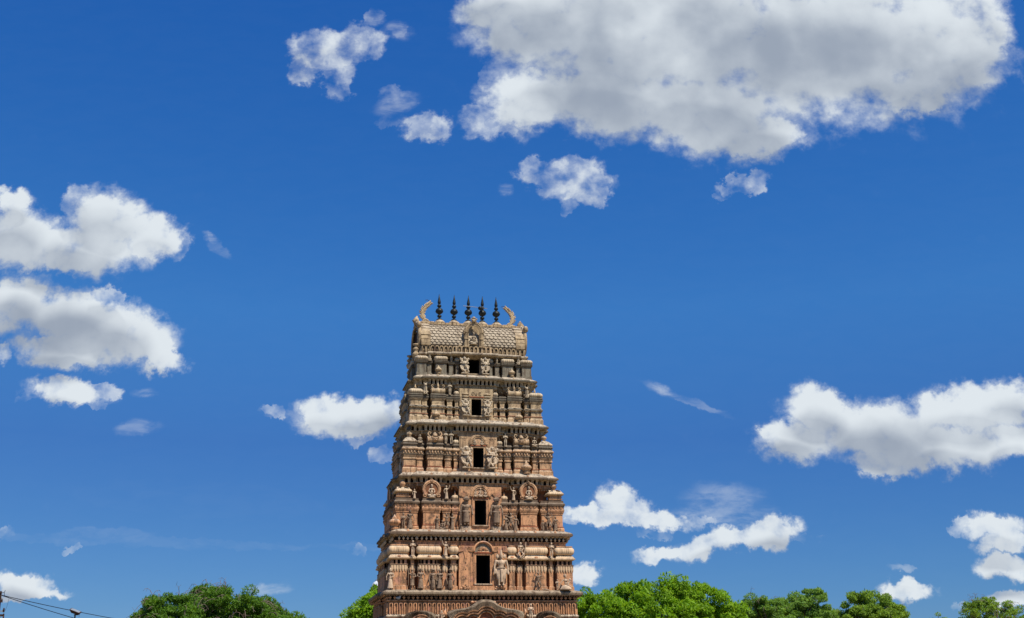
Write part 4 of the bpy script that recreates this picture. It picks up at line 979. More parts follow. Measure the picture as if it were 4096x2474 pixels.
# great lobed arch in front, and the two flanking arches
def lobed(cx, outp, inner, y, depth, zfoot):
    """ornate arch: outp is its outer edge (x,z); inner is a list of (x, z, radius) lobes; a hatched canopy lies between"""
    mb = MB()
    def resample(P, n):
        d = [0]
        for a, b in zip(P, P[1:]): d.append(d[-1] + math.hypot(b[0] - a[0], b[1] - a[1]))
        out = []
        for i in range(n + 1):
            t = d[-1] * i / n; k = max(j for j in range(len(d)) if d[j] <= t + 1e-9); k = min(k, len(P) - 2); q = (t - d[k]) / (d[k + 1] - d[k])
            out.append((P[k][0] + (P[k + 1][0] - P[k][0]) * q, P[k][1] + (P[k + 1][1] - P[k][1]) * q))
        return out
    def lobes(off, n=120):
        x0 = min(l[0] - l[2] for l in inner) - off; x1 = max(l[0] + l[2] for l in inner) + off; P = []
        for i in range(n + 1):
            x = x0 + (x1 - x0) * i / n; z = zfoot
            for lx, lz, lr in inner:
                r = lr + off
                if abs(x - lx) < r: z = max(z, lz + math.sqrt(r * r - (x - lx) ** 2))
            P.append((x, z))
        return P
    n = 240; O = resample(outp, n); I = lobes(.26, n)
    I = [(I[i][0], min(I[i][1], O[i][1] - .05)) for i in range(n + 1)]
    mb.mat = 7
    prev = None
    for i in range(n + 1):
        q = .035 * (i % 2); o, p = O[i], I[i]
        mid = ((o[0] * .6 + p[0] * .4), (o[1] * .6 + p[1] * .4))
        b = len(mb.v)
        mb.v += [(cx + o[0], y + .08, o[1]), (cx + o[0], y - depth * .45 - q, o[1] - .01), (cx + mid[0], y - depth * .95 - q, mid[1]), (cx + p[0], y - depth - q, p[1]), (cx + p[0], y + .08, p[1] - .02)]
        if prev is not None:
            for k in range(4): mb.face((prev + k, prev + k + 1, b + k + 1, b + k))
        prev = b
    mb.mat = 0; mb.smooth = True
    for off, rad, dy in ((.22, .035, .96), (.10, .04, .86), (-.02, .035, .7)):
        P = [(cx + x, y - depth * dy, z) for x, z in lobes(off)]; mb.tube(P, rad, 6)
        if off in (.22, .10):
            for p in P[::2]: mb.ell((p[0], p[1] - .03, p[2] + rad * .8), (.022, .025, .028), 5, 4)
    mb.smooth = False
    L = lobes(.2); mb.prism([(cx + x, z) for x, z in L] + [(cx + L[-1][0], zfoot - .6), (cx + L[0][0], zfoot - .6)], y - depth * .55, y - depth * .2)
    mb.mat = 2; L = lobes(-.02); mb.prism([(cx + x, z) for x, z in L] + [(cx + L[-1][0], zfoot - .55), (cx + L[0][0], zfoot - .55)], y - depth * .555, y - depth * .5)
    mb.mat = 0
    return mb
def sym(P): return [(-x, z) for x, z in P[::-1]] + P
E_ = [(0.0, 6.90), (.25, 6.87), (.42, 6.80), (.58, 6.68), (.75, 6.56), (1.0, 6.46), (1.35, 6.41), (1.7, 6.36), (1.98, 6.26), (2.04, 6.14)]
big = lobed(.06, sym(E_[1:]), [(0, 5.86, .40), (-.66, 5.72, .34), (.66, 5.72, .34), (-1.26, 5.66, .30), (1.26, 5.66, .30)], -H0 - .02, .55, 5.5)
big.smooth = True
for q in (-1, 1): big.tube([(.06 + q * 2.0, -H0 - .2, 6.0), (.06 + q * 2.14, -H0 - .25, 6.2), (.06 + q * 2.08, -H0 - .22, 6.42)], [.12, .09, .02], 8, .7); big.tube([(.06 + q * 1.9, -H0 - .4, 0.0), (.06 + q * 1.9, -H0 - .4, 5.7)], .08, 8)
big.build('lobed_arch', MATS, base)
def sidearch(cx, w, zt):
    P = [(w * math.sin(PI / 2 * i / 10), zt - .30 + .30 * math.cos(PI / 2 * i / 10)) for i in range(1, 11)]
    lobed(cx, sym(P), [(0, 5.50, w * .42)], -H0 - .02, .45, 5.4).build('side_arch', MATS, base)
sidearch(-3.32, .80, 6.32); sidearch(3.40, .66, 6.32)
mb = MB()
for x, z in ((2.40, 5.72), (-2.25, 5.5)): mb.box(x - .2, x + .2, -4.68, -4.10, z - .16, z - .005); mb.box(x - .13, x + .13, -4.5, -4.10, z - .34, z - .165)
mb.build('pedestal', MATS, base)
statue('anjali', base, 2.40, -4.5, 5.72, .92)
statue('skirt', base, -2.25, -4.4, 5.5, .78); urn(base, -2.25, -4.35, 5.98, .34)
for x in (-.62, -.45, .55): 
    mb = MB(); mb.smooth = True; mb.ell((0, 0, 0), (.09, .09, .07)); mb.build('boss', MATS, base, (x, -4.2, 6.74))

# ------------------------------------------------------------------ barrel roof
roof = empty('barrel_roof', (0, 0, 0), 0, TOW)
# scale-shaped tiles follow this section: (depth, height)
SEC = [(1.52, 21.18), (1.55, 21.35), (1.54, 21.55), (1.48, 21.80), (1.37, 22.05), (1.21, 22.28), (.98, 22.50), (.72, 22.66), (.42, 22.78), (.22, 22.84)]
def sec(f):
    """point on the roof section, 0 at the eave, 1 at the ridge"""
    x = f * (len(SEC) - 1); i = min(int(x), len(SEC) - 2); q = x - i
    return SEC[i][0] + (SEC[i + 1][0] - SEC[i][0]) * q, SEC[i][1] + (SEC[i + 1][1] - SEC[i][1]) * q
LR = 2.98
neck = outline(2.98, 1.46, [(-.95, .95, .16)], [(-.6, .6, .12)])
mb = MB()
mb.sweep(neck, [(0, 20.72), (0, 21.2)], False, True); mb.build('roof_neck', MATS, roof)
def petal_row():
    mb = MB()
    def fn(m, fr):
        m.mat = 0
        o_ = [(-.115, 20.78), (-.115, 21.08)] + [(.115 * math.cos(a), 21.08 + .13 * math.sin(a) ** .8) for a in [PI - PI * i / 8 for i in range(1, 8)]] + [(.115, 21.08), (.115, 20.78)]
        i_ = [(.075, 20.78), (.075, 21.06)] + [(.075 * math.cos(a), 21.06 + .09 * math.sin(a)) for a in [PI * i / 8 for i in range(1, 8)]] + [(-.075, 21.06), (-.075, 20.78)]
        fprism(m, fr, (o_ + i_)[::-1], 0, .09); m.smooth = True
        b_ = len(m.v)
        flathe(m, fr, [(.03, 20.78), (.035, 20.95), (.03, 21.06), (.01, 21.12)], 8); m.smooth = False
        m.mat = 1; fbox(m, fr, -.075, .075, 0, .006, 20.78, 21.1); m.mat = 0
    row(mb, neck, .005, .25, fn, .15)
    return mb.build('petal_row', MATS, roof)
petal_row()
mb = MB(); n = 30
def sheet(mb, x0, x1, off, steps=40):
    rings = []
    pts = [(-sec(i / steps)[0] - off, sec(i / steps)[1] + off * .3) for i in range(steps + 1)] + [(sec(1 - i / steps)[0] + off, sec(1 - i / steps)[1] + off * .3) for i in range(steps + 1)]
    b = len(mb.v); m = len(pts)
    for x in (x0, x1): mb.v += [(x, y, z) for y, z in pts]
    for i in range(m - 1): mb.face((b + i, b + m + i, b + m + i + 1, b + i + 1)[::-1] if False else (b + i, b + m + i, b + m + i + 1, b + i + 1))
    mb.face([b + i for i in range(m)]); mb.face([b + m + i for i in reversed(range(m))]); mb.face((b, b + m - 1, b + 2 * m - 1, b + m))
sheet(mb, -LR + .02, LR - .02, 0); mb.build('roof_shell', plain('tile_joint_dirt', (.16, .12, .08), .95, .4, 3), roof)
# overlapping rounded tiles on front and back, each a bevelled scale
mb = MB(); NR, PX = 11, .245
for sgn in (-1, 1):
    for r in range(NR):
        f0, f1 = (r + .02) / NR * .93 + .03, (r + 1.25) / NR * .93 + .03
        nc = int(2 * (LR - .50) / PX); off = (r % 2) * PX / 2
        for c in range(nc + 1):
            x = -(LR - .50) + c * PX + off
            if x < -LR + .50 or x > LR - .48: continue
            if sgn == -1 and abs(x) < .1 and r < 5: pass
            hw_ = PX / 2 * .93
            jig = rng.uniform(-.006, .006)
            rows_ = []
            for j, fj in enumerate((0, .12, .3, .5, 1.0)):
                wj = hw_ * (0.0 if j == 0 else math.sin(math.acos(max(0, 1 - fj / .5))) if fj < .5 else 1.0)
                ff = min(1, f0 + (f1 - f0) * fj); y, z = sec(ff)
                lift = .055 * (1 - fj) + .008 + jig
                y2, z2 = y + lift * .9, z + lift * .45
                rows_.append([(x + wj * q, sgn * (y2 - (0.006 if abs(q) == 1 else -.004)), z2) for q in (-1, -.5, 0, .5, 1)])
            b = len(mb.v)
            for rw in rows_: mb.v += rw
            for j in range(4):
                for i in range(4):
                    q = (b + j * 5 + i, b + j * 5 + i + 1, b + (j + 1) * 5 + i + 1, b + (j + 1) * 5 + i)
                    mb.face(q if sgn == -1 else q[::-1])
            # thickness of the rounded lower edge
            for side in (0, 4):
                for j in range(3):
                    p, q = rows_[j][side], rows_[j + 1][side]; b2 = len(mb.v)
                    mb.v += [p, q, (q[0], q[1] - sgn * .05, q[2] - .02), (p[0], p[1] - sgn * .05, p[2] - .02)]; mb.face((b2, b2 + 1, b2 + 2, b2 + 3))
TILE = stucco('roof_tile_stucco', (0.50, 0.40, 0.26), (0.50, 0.40, 0.27), tops=0.2, grime=0.5, bump=0.5, pink=0.0)
mb.build('roof_tiles', TILE, roof); roof.children[-1]['kind'] = 'stuff'
# banded gable ends
for q in (-1, 1):
    mb = MB()
    for i in range(9):
        f0, f1 = i / 9, (i + .82) / 9
        o_ = .05 + .035 * (i % 3 == 0)
        a0, a1 = sec(f0), sec(f1)
        for sg in (-1, 1):
            b = len(mb.v); xs = sorted((q * (LR - .50), q * (LR + .03)))
            P4 = [(sg * (a0[0] + o_), a0[1] + o_ * .2), (sg * (a1[0] + o_), a1[1] + o_ * .4), (sg * (a1[0] - .05), a1[1] - .03), (sg * (a0[0] - .05), a0[1])]
            for x in xs: mb.v += [(x, y, z) for y, z in P4]
            F = [(0, 1, 5, 4), (1, 2, 6, 5), (2, 3, 7, 6), (3, 0, 4, 7), (0, 3, 2, 1), (4, 5, 6, 7)]
            for f in F: mb.face([b + j for j in f])
    mb.build('gable_band', MATS, roof)
    # horseshoe gable with a crowning crest
    mb = MB(); mb.smooth = True
    A = [R(-40 + 260 * i / 24) for i in range(25)]
    mb.tube([(q * (LR + .10), 1.45 * math.cos(a), 21.75 + 1.12 * math.sin(a)) for a in A], .11, 8)
    mb.tube([(q * (LR + .16), 1.2 * math.cos(a), 21.75 + .9 * math.sin(a)) for a in A], .06, 8)
    mb.ell((q * (LR + .14), -1.35, 22.45), (.16, .2, .2)); mb.ell((q * (LR + .1), 0, 23.0), (.16, .3, .3))
    mb.tube([(q * (LR + .05), -.1, 22.85), (q * (LR + .22), -.12, 23.05), (q * (LR + .08), -.15, 23.32)], [.18, .15, .04], 10)
    mb.smooth = False
    mb.mat = 1; mb.box(min(q * (LR + .0), q * (LR + .06)), max(q * (LR + .0), q * (LR + .06)), -1.1, 1.1, 21.1, 22.4)
    mb.build('gable_arch', MATS, roof)
# ridge band of overhanging leaves
mb = MB(); mb.box(-LR - .02, LR + .06, -.26, .26, 22.74, 22.97)
nn_ = 27
for i in range(nn_):
    x = -LR + (i + .5) * 2 * LR / nn_
    for sg in (-1, 1):
        y0_, y1_ = sorted((sg * .26, sg * .34)); mb.prism([(x - .1, 22.95), (x + .1, 22.95), (x + .1, 22.78), (x, 22.72), (x - .1, 22.78)], y0_ if sg < 0 else y0_ - .02, y1_ + (.02 if sg < 0 else 0))
mb.build('ridge_band', MATS, roof)
# arch with a seated deity in the middle of the roof
mb = MB(); yA = -1.72; mb.smooth = True
A = [PI * i / 20 for i in range(21)]
for r_, w_ in ((.36, .028), (.42, .03), (.50, .055)):
    mb.tube([(r_ * math.cos(a), yA, 21.95 + (r_ + .12) * math.sin(a)) for a in A], w_, 8)
for a in A: mb.ell((.57 * math.cos(a), yA, 21.95 + .70 * math.sin(a)), (.045, .05, .045), 6, 4)
mb.smooth = False
for q in (-1, 1):
    for x in (.34, .42, .49): mb.box(min(q * (x - .025), q * (x + .025)), max(q * (x - .025), q * (x + .025)), yA - .03, yA + .3, 21.2, 21.95)
    mb.box(min(q * .3, q * .55), max(q * .3, q * .55), yA - .06, yA + .3, 21.60, 21.67)
    mb.box(min(q * .3, q * .55), max(q * .3, q * .55), yA - .05, yA + .3, 21.14, 21.2)
    mb.box(min(q * .5, q * .56), max(q * .5, q * .56), yA + .02, yA + .9, 21.2, 22.2)
mb.prism([(.5 * math.cos(a), 21.95 + .62 * math.sin(a)) for a in A], yA + .28, yA + 1.1)
face_mask(mb, 0, yA - .02, 22.70, .9)
mb.build('roof_shrine', MATS, roof)
statue('seated', roof, 0, yA + .08, 21.32, .80)
# five finials on lotus bases
fin = MB(); fin.smooth = True
fin.lathe([(.17, .20), (.18, .26), (.13, .31), (.07, .34), (.055, .38), (.11, .42), (.135, .48), (.11, .54), (.06, .57), (.06, .60), (.16, .66), (.225, .74), (.23, .80), (.19, .90), (.10, .97), (.06, .99), (.07, 1.02), (.12, 1.07), (.13, 1.12), (.09, 1.19), (.06, 1.21), (.055, 1.24), (.095, 1.27), (.095, 1.34), (.088, 1.40), (.045, 1.62), (.006, 1.86)], (0, 0, 0), 20)
lot = MB(); lot.smooth = True
lot.lathe([(.33, 0), (.36, .03), (.34, .08), (.26, .16), (.18, .22), (.15, .25)], (0, 0, 0), 48, .08, 12)
F0 = L0 = None
for i in range(-2, 3):
    loc = (i * .85 - .02, 0, 22.95)
    e = empty('finial', loc, 0, roof); e.rotation_euler = (R((0.6, -.8, .3, 1.0, -.5)[i + 2]), R((-.7, .5, .9, -.6, .4)[i + 2]), i * .7)
    if F0 is None: F0 = fin.build('spire', MET, e); L0 = lot.build('lotus_base', [ST], e)
    else: put(F0, 'spire', e, (0, 0, 0)); put(L0, 'lotus_base', e, (0, 0, 0))
# feathered crescent crests at both ends
for q in (-1, 1):
    mb = MB(); mb.smooth = True
    C = [(1.95, 23.0), (2.3, 23.02), (2.58, 23.16), (2.72, 23.40), (2.72, 23.66), (2.60, 23.90), (2.40, 24.08), (2.24, 24.22)]
    C = [(x + .02, z) for x, z in C] if q < 0 else [(1.95 + (x - 1.95) * .92, 23.0 + (z - 23.0) * .93) for x, z in C]
    rad = [.05, .09, .13, .145, .135, .115, .09, .06]
    P_ = [(q * x, 0, z) for x, z in C]; mb.tube(P_, [r_ * .8 for r_ in rad], 10, .8)
    NL = 20
    for i in range(NL):
        f = (i + .5) / NL * (len(C) - 1); j = int(f); g = f - j
        x = C[j][0] + (C[j + 1][0] - C[j][0]) * g; z = C[j][1] + (C[j + 1][1] - C[j][1]) * g; w = rad[j] * 1.35
        dx, dz = C[j + 1][0] - C[j][0], C[j + 1][1] - C[j][1]; L = math.hypot(dx, dz); dx /= L; dz /= L
        for sg in (-1, 1):
            nx, nz = dz * sg, -dx * sg
            mb.tube([(q * x, -.03, z), (q * (x + nx * w * .5 + dx * .07), -.05, z + nz * w * .5 + dz * .07), (q * (x + nx * w + dx * .15), -.02, z + nz * w + dz * .15)], [.04, .05, .01], 6, .8)
    mb.ell((q * 2.62, 0, 23.02), (.25, .12, .08))
    o = mb.build('crest', [ST], roof)
    w = MB(); w.tube([(q * 2.30, 0, 24.2), (q * 2.32, 0, 24.32), (q * 2.42, 0, 24.40), (q * 2.56, 0, 24.38)] if q < 0 else [(2.22, 0, 24.10), (2.16, 0, 24.22), (2.06, 0, 24.24), (1.97, 0, 24.18)], .014, 5); w.build('iron_hook', IRON, o)
# flank ornaments of the top tier
for (y, z) in ((-1.3, 20.75), (1.2, 20.75)):
    mb = MB(); mb.smooth = True; mb.lathe([(.14, 0), (.19, .1), (.21, .2), (.14, .3), (.1, .36), (.17, .44), (.18, .5), (.1, .58), (.06, .64), (.16, .72), (.18, .78)], (0, 0, 0), 14); mb.build('corner_urn', MATS, roof, (-3.28, y, z - .25)); 

# lamp and rod tied between the third and fourth finials
def tower_pt(u, v, z):
    return Vector((TOW.location.x + u * math.cos(TH) - v * math.sin(TH), TOW.location.y + u * math.sin(TH) + v * math.cos(TH), z))
lamp = empty('roof_lamp', tower_pt(.66, -.30, 23.95), TH); tag(lamp, 'small dark round lamp tied to the fourth roof finial beside a thin rod', 'lamp')
mb = MB(); mb.smooth = True; mb.ell((0, 0, 0), (.14, .14, .12)); mb.lathe([(.05, 0), (.05, .06)], (.12, 0, -.02), 8); mb.build('lamp_shell', MET, lamp)
mb = MB(); mb.tube([(0, 0, -.1), (-.01, 0, -.4), (.02, .1, -.75)], .012, 5); mb.build('power_wire', CABL, lamp)
rod = MB(); rod.tube([(-.72, 0, .04), (0, 0, 0), (.72, 0, -.05)], .018, 6); rod = rod.build('metal_rod', GREY, None, tower_pt(.36, -.26, 24.02), TH); tag(rod, 'thin grey metal rod lying level across the middle and fourth roof finials', 'rod')

# ------------------------------------------------------------------ birds on the tower
def bird(loc, rz, label, mat=BIRD, s=1.0, up=0.0):
    mb = MB()
    mb.ell((0, 0, .1), (.075, .13, .075)); mb.ell((0, -.12, .2), (.04, .045, .045)); seg(mb, (0, -.08, .13), (0, -.115, .18), .045, .035)
    mb.tube([(0, -.15, .2), (0, -.19, .19)], [.014, .003], 5); mb.tube([(0, .08, .09), (0, .25, .06)], [.05, .03], 8)
    for q in (-1, 1): mb.ell((q * .06, .03, .11), (.022, .13, .05)); seg(mb, (q * .025, 0, .05), (q * .025, -.01, 0), .01, .008)
    for v in range(len(mb.v)): mb.v[v] = tuple(c * s for c in mb.v[v])
    o = finish('pigeon', mb, .012); o.data.materials.clear(); o.data.materials.append(mat); COL.objects.link(o); o.location = loc; o.rotation_euler = (0, 0, rz)
    return tag(o, label, 'bird', 'pigeons on the tower')
bird(tower_pt(-3.78, -2.55, 16.02), .6, 'dark pigeon perched on top of the third tier left corner urn')
bird(tower_pt(-4.45, -4.12, 6.85), 1.2, 'grey and white pigeon perched under the lowest cornice, left end', BIRDW)
bird(tower_pt(-4.33, -.9, 13.50), 2.2, 'small dark bird standing on the ledge at the left flank of the tower')

# ------------------------------------------------------------------ ground
g = MB(); S = 3000
g.v = [(-S, -S, 0), (S, -S, 0), (S, S, 0), (-S, S, 0)]; g.face((0, 1, 2, 3))
gm, gt, gb = newmat('dry_earth', 0.95)
tc = N(gt, 'ShaderNodeNewGeometry'); n_ = NOISE(gt, tc.outputs['Position'], .25, 8, .6); n2_ = NOISE(gt, tc.outputs['Position'], 3, 6, .7)
gt.links.new(MIX(gt, MR(gt, n_.outputs['Fac'], .42, .6), MIX(gt, n2_.outputs['Fac'], (.30, .20, .13), (.22, .15, .1)), (.10, .12, .04)), gb.inputs['Base Color'])
tag(g.build('ground', gm), kind='structure')

# ------------------------------------------------------------------ trees
def tree(name, label, base, lobes, nclump, leaves, lsize, mat, droop=.3, seed=1, clump_r=.8, twigs=0, group=None, limbs=9):
    """base: trunk foot; lobes: (centre, radii); leaf clumps are scattered through the outer shell of the lobes"""
    rr = np.random.default_rng(seed)
    root = empty(name, base)
    tag(root, label, 'tree', group)
    B = Vector(base); cl = []
    vol = np.array([l[1][0] * l[1][2] for l in lobes]); vol = vol / vol.sum()
    while len(cl) < nclump:
        i = rr.choice(len(lobes), p=vol); c, r = lobes[i]
        d = rr.normal(size=3); d /= np.linalg.norm(d); rad = rr.uniform(.55, 1.0) ** .6
        if d[2] < -.55: continue
        p = np.array(c) + d * np.array(r) * rad
        cl.append((p, d))
    V = []; 
    for p, d in cl:
        cr = clump_r * rr.uniform(.6, 1.25); k = int(leaves * rr.uniform(.7, 1.3))
        q = rr.normal(size=(k, 3)); q /= np.linalg.norm(q, axis=1)[:, None]
        q *= (rr.uniform(.35, 1, size=(k, 1)) ** .5) * cr; q[:, 2] *= .62
        q[:, 2] -= droop * (q[:, 0] ** 2 + q[:, 1] ** 2) / cr
        ctr = q + p
        t1 = rr.normal(size=(k, 3)); t1[:, 2] -= .35; t1 += .5 * q / cr; t1 /= np.linalg.norm(t1, axis=1)[:, None]
        upv = rr.normal(size=(k, 3)) * .55 + np.array([0, 0, 1.0]) + .6 * q / cr
        t2 = np.cross(t1, upv); t2 /= np.linalg.norm(t2, axis=1)[:, None] + 1e-9
        L = lsize * rr.uniform(.6, 1.3, size=(k, 1)); w = L * .30
        V.append(np.stack([ctr - t1 * L * .5, ctr + t2 * w * .5, ctr + t1 * L * .5, ctr - t2 * w * .5], axis=1).reshape(-1, 3))
    V = np.concatenate(V) - np.array(base); nf = len(V) // 4
    me = bpy.data.meshes.new('crown'); me.vertices.add(len(V)); me.vertices.foreach_set('co', V.astype(np.float32).ravel())
    me.loops.add(nf * 4); me.loops.foreach_set('vertex_index', np.arange(nf * 4, dtype=np.int32))
    me.polygons.add(nf); me.polygons.foreach_set('loop_start', np.arange(0, nf * 4, 4, dtype=np.int32)); me.polygons.foreach_set('loop_total', np.full(nf, 4, dtype=np.int32))
    me.update(); me.validate(); me.materials.append(mat)
    o = bpy.data.objects.new('crown', me); COL.objects.link(o); o.parent = root
    # trunk and limbs
    mb = MB(); mb.smooth = True
    cen = Vector(np.mean([l[0] for l in lobes], axis=0)) - B; fork = Vector((cen.x * .3, cen.y * .3, cen.z * .45)); tr = .045 * cen.z
    mb.tube([(0, 0, -.1), (fork.x * .3, 0, fork.z * .4), fork], [tr * 1.3, tr, tr * .8], 10)
    sel = [cl[i][0] for i in rr.choice(len(cl), size=min(limbs * 5, len(cl)), replace=False)]
    mid = []
    for i in range(limbs):
        e = Vector(sel[i]) - B; m_ = fork.lerp(e, .55) + Vector((0, 0, -.4)); mb.tube([fork, fork.lerp(m_, .5) + Vector(rr.normal(size=3) * .15), m_, e], [tr * .5, tr * .36, tr * .22, .03], 7); mid.append(m_)
    for p in sel[limbs:]:
        e = Vector(p) - B; m_ = min(mid, key=lambda q: (q - e).length); mb.tube([m_, m_.lerp(e, .5) + Vector(rr.normal(size=3) * .2), e], [tr * .18, tr * .1, .015], 5)
    mb.build('trunk', BARK, root)
    if twigs:
        mb = MB()
        for i in range(twigs):
            p, d = cl[rr.integers(len(cl))]; s0 = Vector(p) - B + Vector(d) * .2; dv = Vector(d) + Vector(rr.normal(size=3) * .35)
            if abs(d[2]) < -.2: continue
            pts = [s0]; L = rr.uniform(.5, 1.2)
            for k in range(5): pts.append(pts[-1] + dv.normalized() * L / 4); dv.z -= .42; dv += Vector(rr.normal(size=3) * .12)
            mb.tube(pts, [.02, .017, .014, .012, .009, .006], 4)
            for k in (2, 3, 4): 
                dd = Vector(rr.normal(size=3)); dd.z -= .5; mb.tube([pts[k], pts[k] + dd.normalized() * L * .3], [.012, .005], 4)
        t_ = mb.build('bare_twigs', TWIG, root); t_['kind'] = 'stuff'
    return root
LF_B = leafmat('leaves_bright', (0.17, 0.36, 0.015), (0.36, 0.54, 0.03), .45)
LF_D = leafmat('leaves_olive', (0.085, 0.21, 0.018), (0.20, 0.34, 0.035), .4)
LF_M = leafmat('leaves_mid', (0.17, 0.32, 0.035), (0.36, 0.48, 0.06), .4)
LF_F = leafmat('leaves_far', (0.17, 0.33, 0.05), (0.31, 0.46, 0.08), .4)
def lobes_px(lst, Y, dy=None):
    """crown lobes measured in the photo (x, y, half width, half height in photo px) at distance Y"""
    out = []
    for i, (x, y, a, b_) in enumerate(lst):
        c = at(x, y, Y + (i % 3 - 1) * (dy or 1.5)); s = Y / (F_PX * math.cos(PITCH))
        out.append(((c.x, c.y, c.z), (a * s, max(1.2, a * s * .8), b_ * s)))
    return out
def foot(px, Y): p = at(px, 2474, Y); return (p.x, Y, 0)
Y1 = 120
tree('rain_tree', 'large bright green rounded tree right behind the tower, tallest crown on the right', foot(2620, Y1),
     lobes_px([(2390, 2440, 110, 85), (2370, 2500, 120, 110), (2560, 2400, 110, 78), (2680, 2400, 130, 85), (2790, 2430, 120, 85), (2880, 2470, 90, 80), (2640, 2500, 190, 120), (2500, 2480, 150, 100), (2800, 2540, 170, 110), (2450, 2590, 160, 90), (2660, 2620, 220, 80)], Y1),
     330, 260, .42, LF_B, .35, 3, .95, limbs=14, group='broadleaf trees behind the tower')
tree('rain_tree', 'bright green tree peeping out at the lower left edge of the tower', foot(1600, 100),
     lobes_px([(1475, 2450, 60, 80), (1450, 2500, 70, 70), (1560, 2400, 90, 60), (1600, 2500, 160, 110)], 100), 130, 200, .34, LF_B, .3, 4, .65, limbs=8, group='broadleaf trees behind the tower')
tree('old_tree', 'dark olive tree with bare drooping twigs standing alone left of the tower', foot(850, 90),
     lobes_px([(700, 2440, 110, 60), (620, 2460, 60, 62), (820, 2420, 100, 66), (930, 2415, 110, 62), (1020, 2440, 90, 60), (1095, 2455, 45, 65), (760, 2520, 190, 80), (980, 2520, 190, 70), (840, 2400, 40, 46), (1165, 2480, 55, 24), (590, 2480, 50, 40)], 90), 380, 210, .24, LF_D, .15, 5, .55, twigs=300, limbs=12)
tree('neem_tree', 'feathery dull green tree just right of the big bright tree', foot(3150, 150),
     lobes_px([(3010, 2440, 60, 50), (3090, 2450, 90, 60), (3180, 2440, 80, 60), (3250, 2430, 80, 66), (3120, 2500, 190, 70), (3310, 2480, 50, 40), (3060, 2405, 20, 22)], 150), 240, 210, .34, LF_F, .1, 6, .75, twigs=60, group='feathery trees along the right skyline')
tree('neem_tree', 'feathery green tree second from the right edge, under the small lone cloud', foot(3480, 150),
     lobes_px([(3440, 2430, 60, 60), (3500, 2440, 80, 60), (3560, 2470, 60, 60), (3470, 2520, 130, 80), (3340, 2480, 50, 30), (3420, 2395, 22, 26), (3590, 2500, 30, 40)], 150), 210, 200, .34, LF_M, .1, 7, .7, twigs=40, group='feathery trees along the right skyline')
tree('thorn_tree', 'sparse flat-topped tree with open branches at the far right edge', foot(3975, 140),
     lobes_px([(3890, 2460, 60, 50), (3960, 2430, 80, 34), (4010, 2440, 70, 30), (4060, 2480, 50, 36), (3940, 2500, 110, 50), (4085, 2460, 30, 26)], 140), 120, 100, .30, LF_M, .05, 8, .55, twigs=120)
tree('shrub_tree', 'tip of a small tree in the gap between the right-hand trees', foot(3745, 140),
     lobes_px([(3745, 2480, 22, 22), (3760, 2500, 45, 25)], 140), 20, 90, .26, LF_M, .1, 9, .4, limbs=4)

# ------------------------------------------------------------------ far water tank
wt = at(1512, 2350, 320); s = 320 / (F_PX * math.cos(PITCH))
tank = empty('water_tank', (wt.x, 320, 0)); tag(tank, 'white round water tank with railed top showing at the left edge of the tower', 'water tank')
mb = MB(); mb.smooth = True; r_ = 24 * s
mb.lathe([(.5 * r_, wt.z - r_ * 1.25), (.75 * r_, wt.z - r_ * .75), (1.0 * r_, wt.z - r_ * .15), (1.0 * r_, wt.z), (.95 * r_, wt.z + r_ * .35), (.75 * r_, wt.z + r_ * .68), (.4 * r_, wt.z + r_ * .92), (.3 * r_, wt.z + r_ * .95)], (0, 0, 0), 40); mb.build('tank_shell', WHT, tank)
mb = MB(); mb.lathe([(.22 * r_, 0), (.22 * r_, wt.z - r_ * 1.2)], (0, 0, 0), 20)
for i in range(8): a = 2 * PI * i / 8; mb.tube([(r_ * 1.0 * math.cos(a), r_ * 1.0 * math.sin(a), 0), (r_ * .6 * math.cos(a), r_ * .6 * math.sin(a), wt.z - r_ * 1.0)], .18, 8)
mb.build('tank_legs', WHT, tank)
mb = MB()
for i in range(12): a = 2 * PI * i / 12; mb.tube([(.38 * r_ * math.cos(a), .38 * r_ * math.sin(a), wt.z + .85 * r_), (.38 * r_ * math.cos(a), .38 * r_ * math.sin(a), wt.z + 1.12 * r_)], .05, 5)
mb.tube([(.38 * r_ * math.cos(a), .38 * r_ * math.sin(a), wt.z + 1.12 * r_) for a in [2 * PI * i / 12 for i in range(13)]], .06, 5)
mb.build('railing', GREY, tank)

# ------------------------------------------------------------------ power pole, cables, floodlight
YP = 60; sp_ = YP / (F_PX * math.cos(PITCH)); tp = at(2, 2366, YP)
pole = empty('power_pole', (tp.x, YP, 0)); tag(pole, 'rusty electricity pole with cross arms at the lower left edge of the frame', 'pole')
mb = MB(); mb.box(-.06, .055, -.05, .05, 0, tp.z); mb.build('post', IRON, pole)
def arm_at(py, mat, L, name, r_=.035):
    z = at(2, py, YP).z; mb = MB(); mb.box(-.9, L, -.09, -.052, z - r_, z + r_); mb.box(L - .05, L, -.1, -.04, z - r_ - .02, z + r_ + .03); return mb.build(name, mat, pole), z
a1, z1_ = arm_at(2406, IRON, .17, 'cross_arm', .045); a2, z2_ = arm_at(2446, GREY, .26, 'cross_arm', .02); a3, z3_ = arm_at(2463, IRON, .32, 'cross_arm', .05)
for (x, z, h) in ((.14, z1_ + .04, .1), (.28, z2_ - .06, .2), (-.3, z1_ + .04, .12), (.3, z3_ - .35, .33)):
    mb = MB(); mb.smooth = True; mb.lathe([(.02, 0), (.05, .02), (.03, h * .4), (.055, h * .5), (.03, h * .8), (.04, h)], (x, -.07, z), 10); mb.build('insulator', GREY if z > z2_ else IRON, pole)
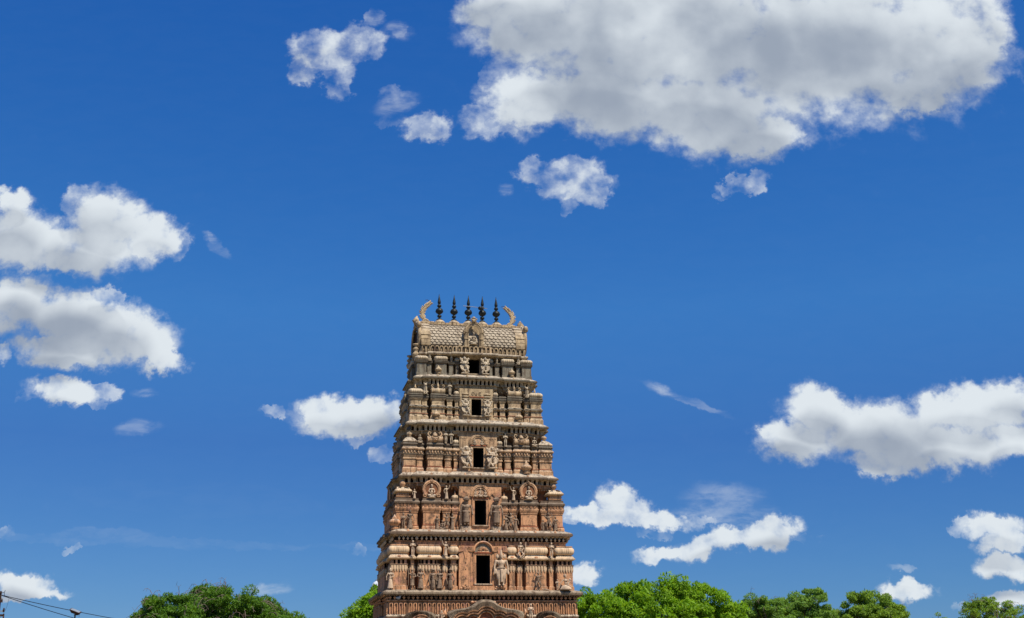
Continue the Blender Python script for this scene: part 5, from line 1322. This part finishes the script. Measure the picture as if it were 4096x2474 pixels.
mb = MB(); mb.tube([(0, -.06, tp.z - .1), (.12, -.08, tp.z - .08), (.22, -.08, tp.z - .06), (.26, -.08, tp.z + .03)], .014, 5); mb.tube([(.22, -.08, tp.z - .06), (.25, -.1, tp.z - .2), (.4, -.1, tp.z - .28)], .012, 5)
mb.tube([(.48, -.1, tp.z - .35), (.42, -.1, z2_ + .2), (.34, -.08, z2_)], .006, 4); mb.build('jumper_wire', CABL, pole)
def cable(p0, p1, sag, label):
    mb = MB(); p0, p1 = Vector(p0), Vector(p1); pts = []
    for i in range(25): f = i / 24; q = p0.lerp(p1, f); q.z -= sag * 4 * f * (1 - f); pts.append(q - p0)
    mb.tube(pts, .017, 6); o = mb.build('overhead_cable', CABL, None, p0); return tag(o, label, 'cable', 'cables from the power pole')
cable(at(8, 2382, YP), at(760, 2520, 84), .15, 'upper black overhead cable running past the floodlight from the pole')
cable(at(8, 2383, YP), at(640, 2560, 72), .12, 'lower black overhead cable dropping below the floodlight from the pole')
c_ = cable(at(4130, 2395, 100), at(4040, 2492, 130), .1, 'short dark cable slanting into the tree at the right edge'); del c_['group']
YF = 52; fp = at(300, 2446, YF)
fl = empty('floodlight', (fp.x, YF, 0)); tag(fl, 'rusty box floodlight tilted upward on a thin pole at lower left', 'floodlight')
mb = MB(); mb.tube([(0, .05, 0), (0, .05, fp.z - .12)], .03, 8); mb.build('post', IRON, fl)
hd = MB(); hd.mat = 0
# shallow tapered housing, tilted; glass on the upper right
hd.v += [(-.20, -.1, .02), (.22, -.1, -.10), (.22, .16, -.10), (-.20, .16, .02), (-.14, -.06, -.12), (.16, -.06, -.20), (.16, .12, -.20), (-.14, .12, -.12)]
for q in ((0, 1, 2, 3), (7, 6, 5, 4), (0, 4, 5, 1), (1, 5, 6, 2), (2, 6, 7, 3), (3, 7, 4, 0)): hd.face(q)
hd = hd.build('housing', IRON, fl, (0, 0, fp.z + .06)); hd.rotation_euler = (R(18), R(6), 0)
gl = MB(); gl.v += [(-.17, -.07, .018), (.19, -.07, -.084), (.19, .13, -.084), (-.17, .13, .018)]; gl.face((0, 1, 2, 3)); gl.build('glass_front', plain('dusty_glass', (.3, .33, .35), .3, .3), hd)
mb = MB(); mb.tube([(-.05, .05, fp.z - .14), (.09, .05, fp.z - .14)], .02, 5); mb.tube([(.2, 0, fp.z - .1), (.18, 0, fp.z - .25)], .006, 4); mb.build('bracket', IRON, fl)
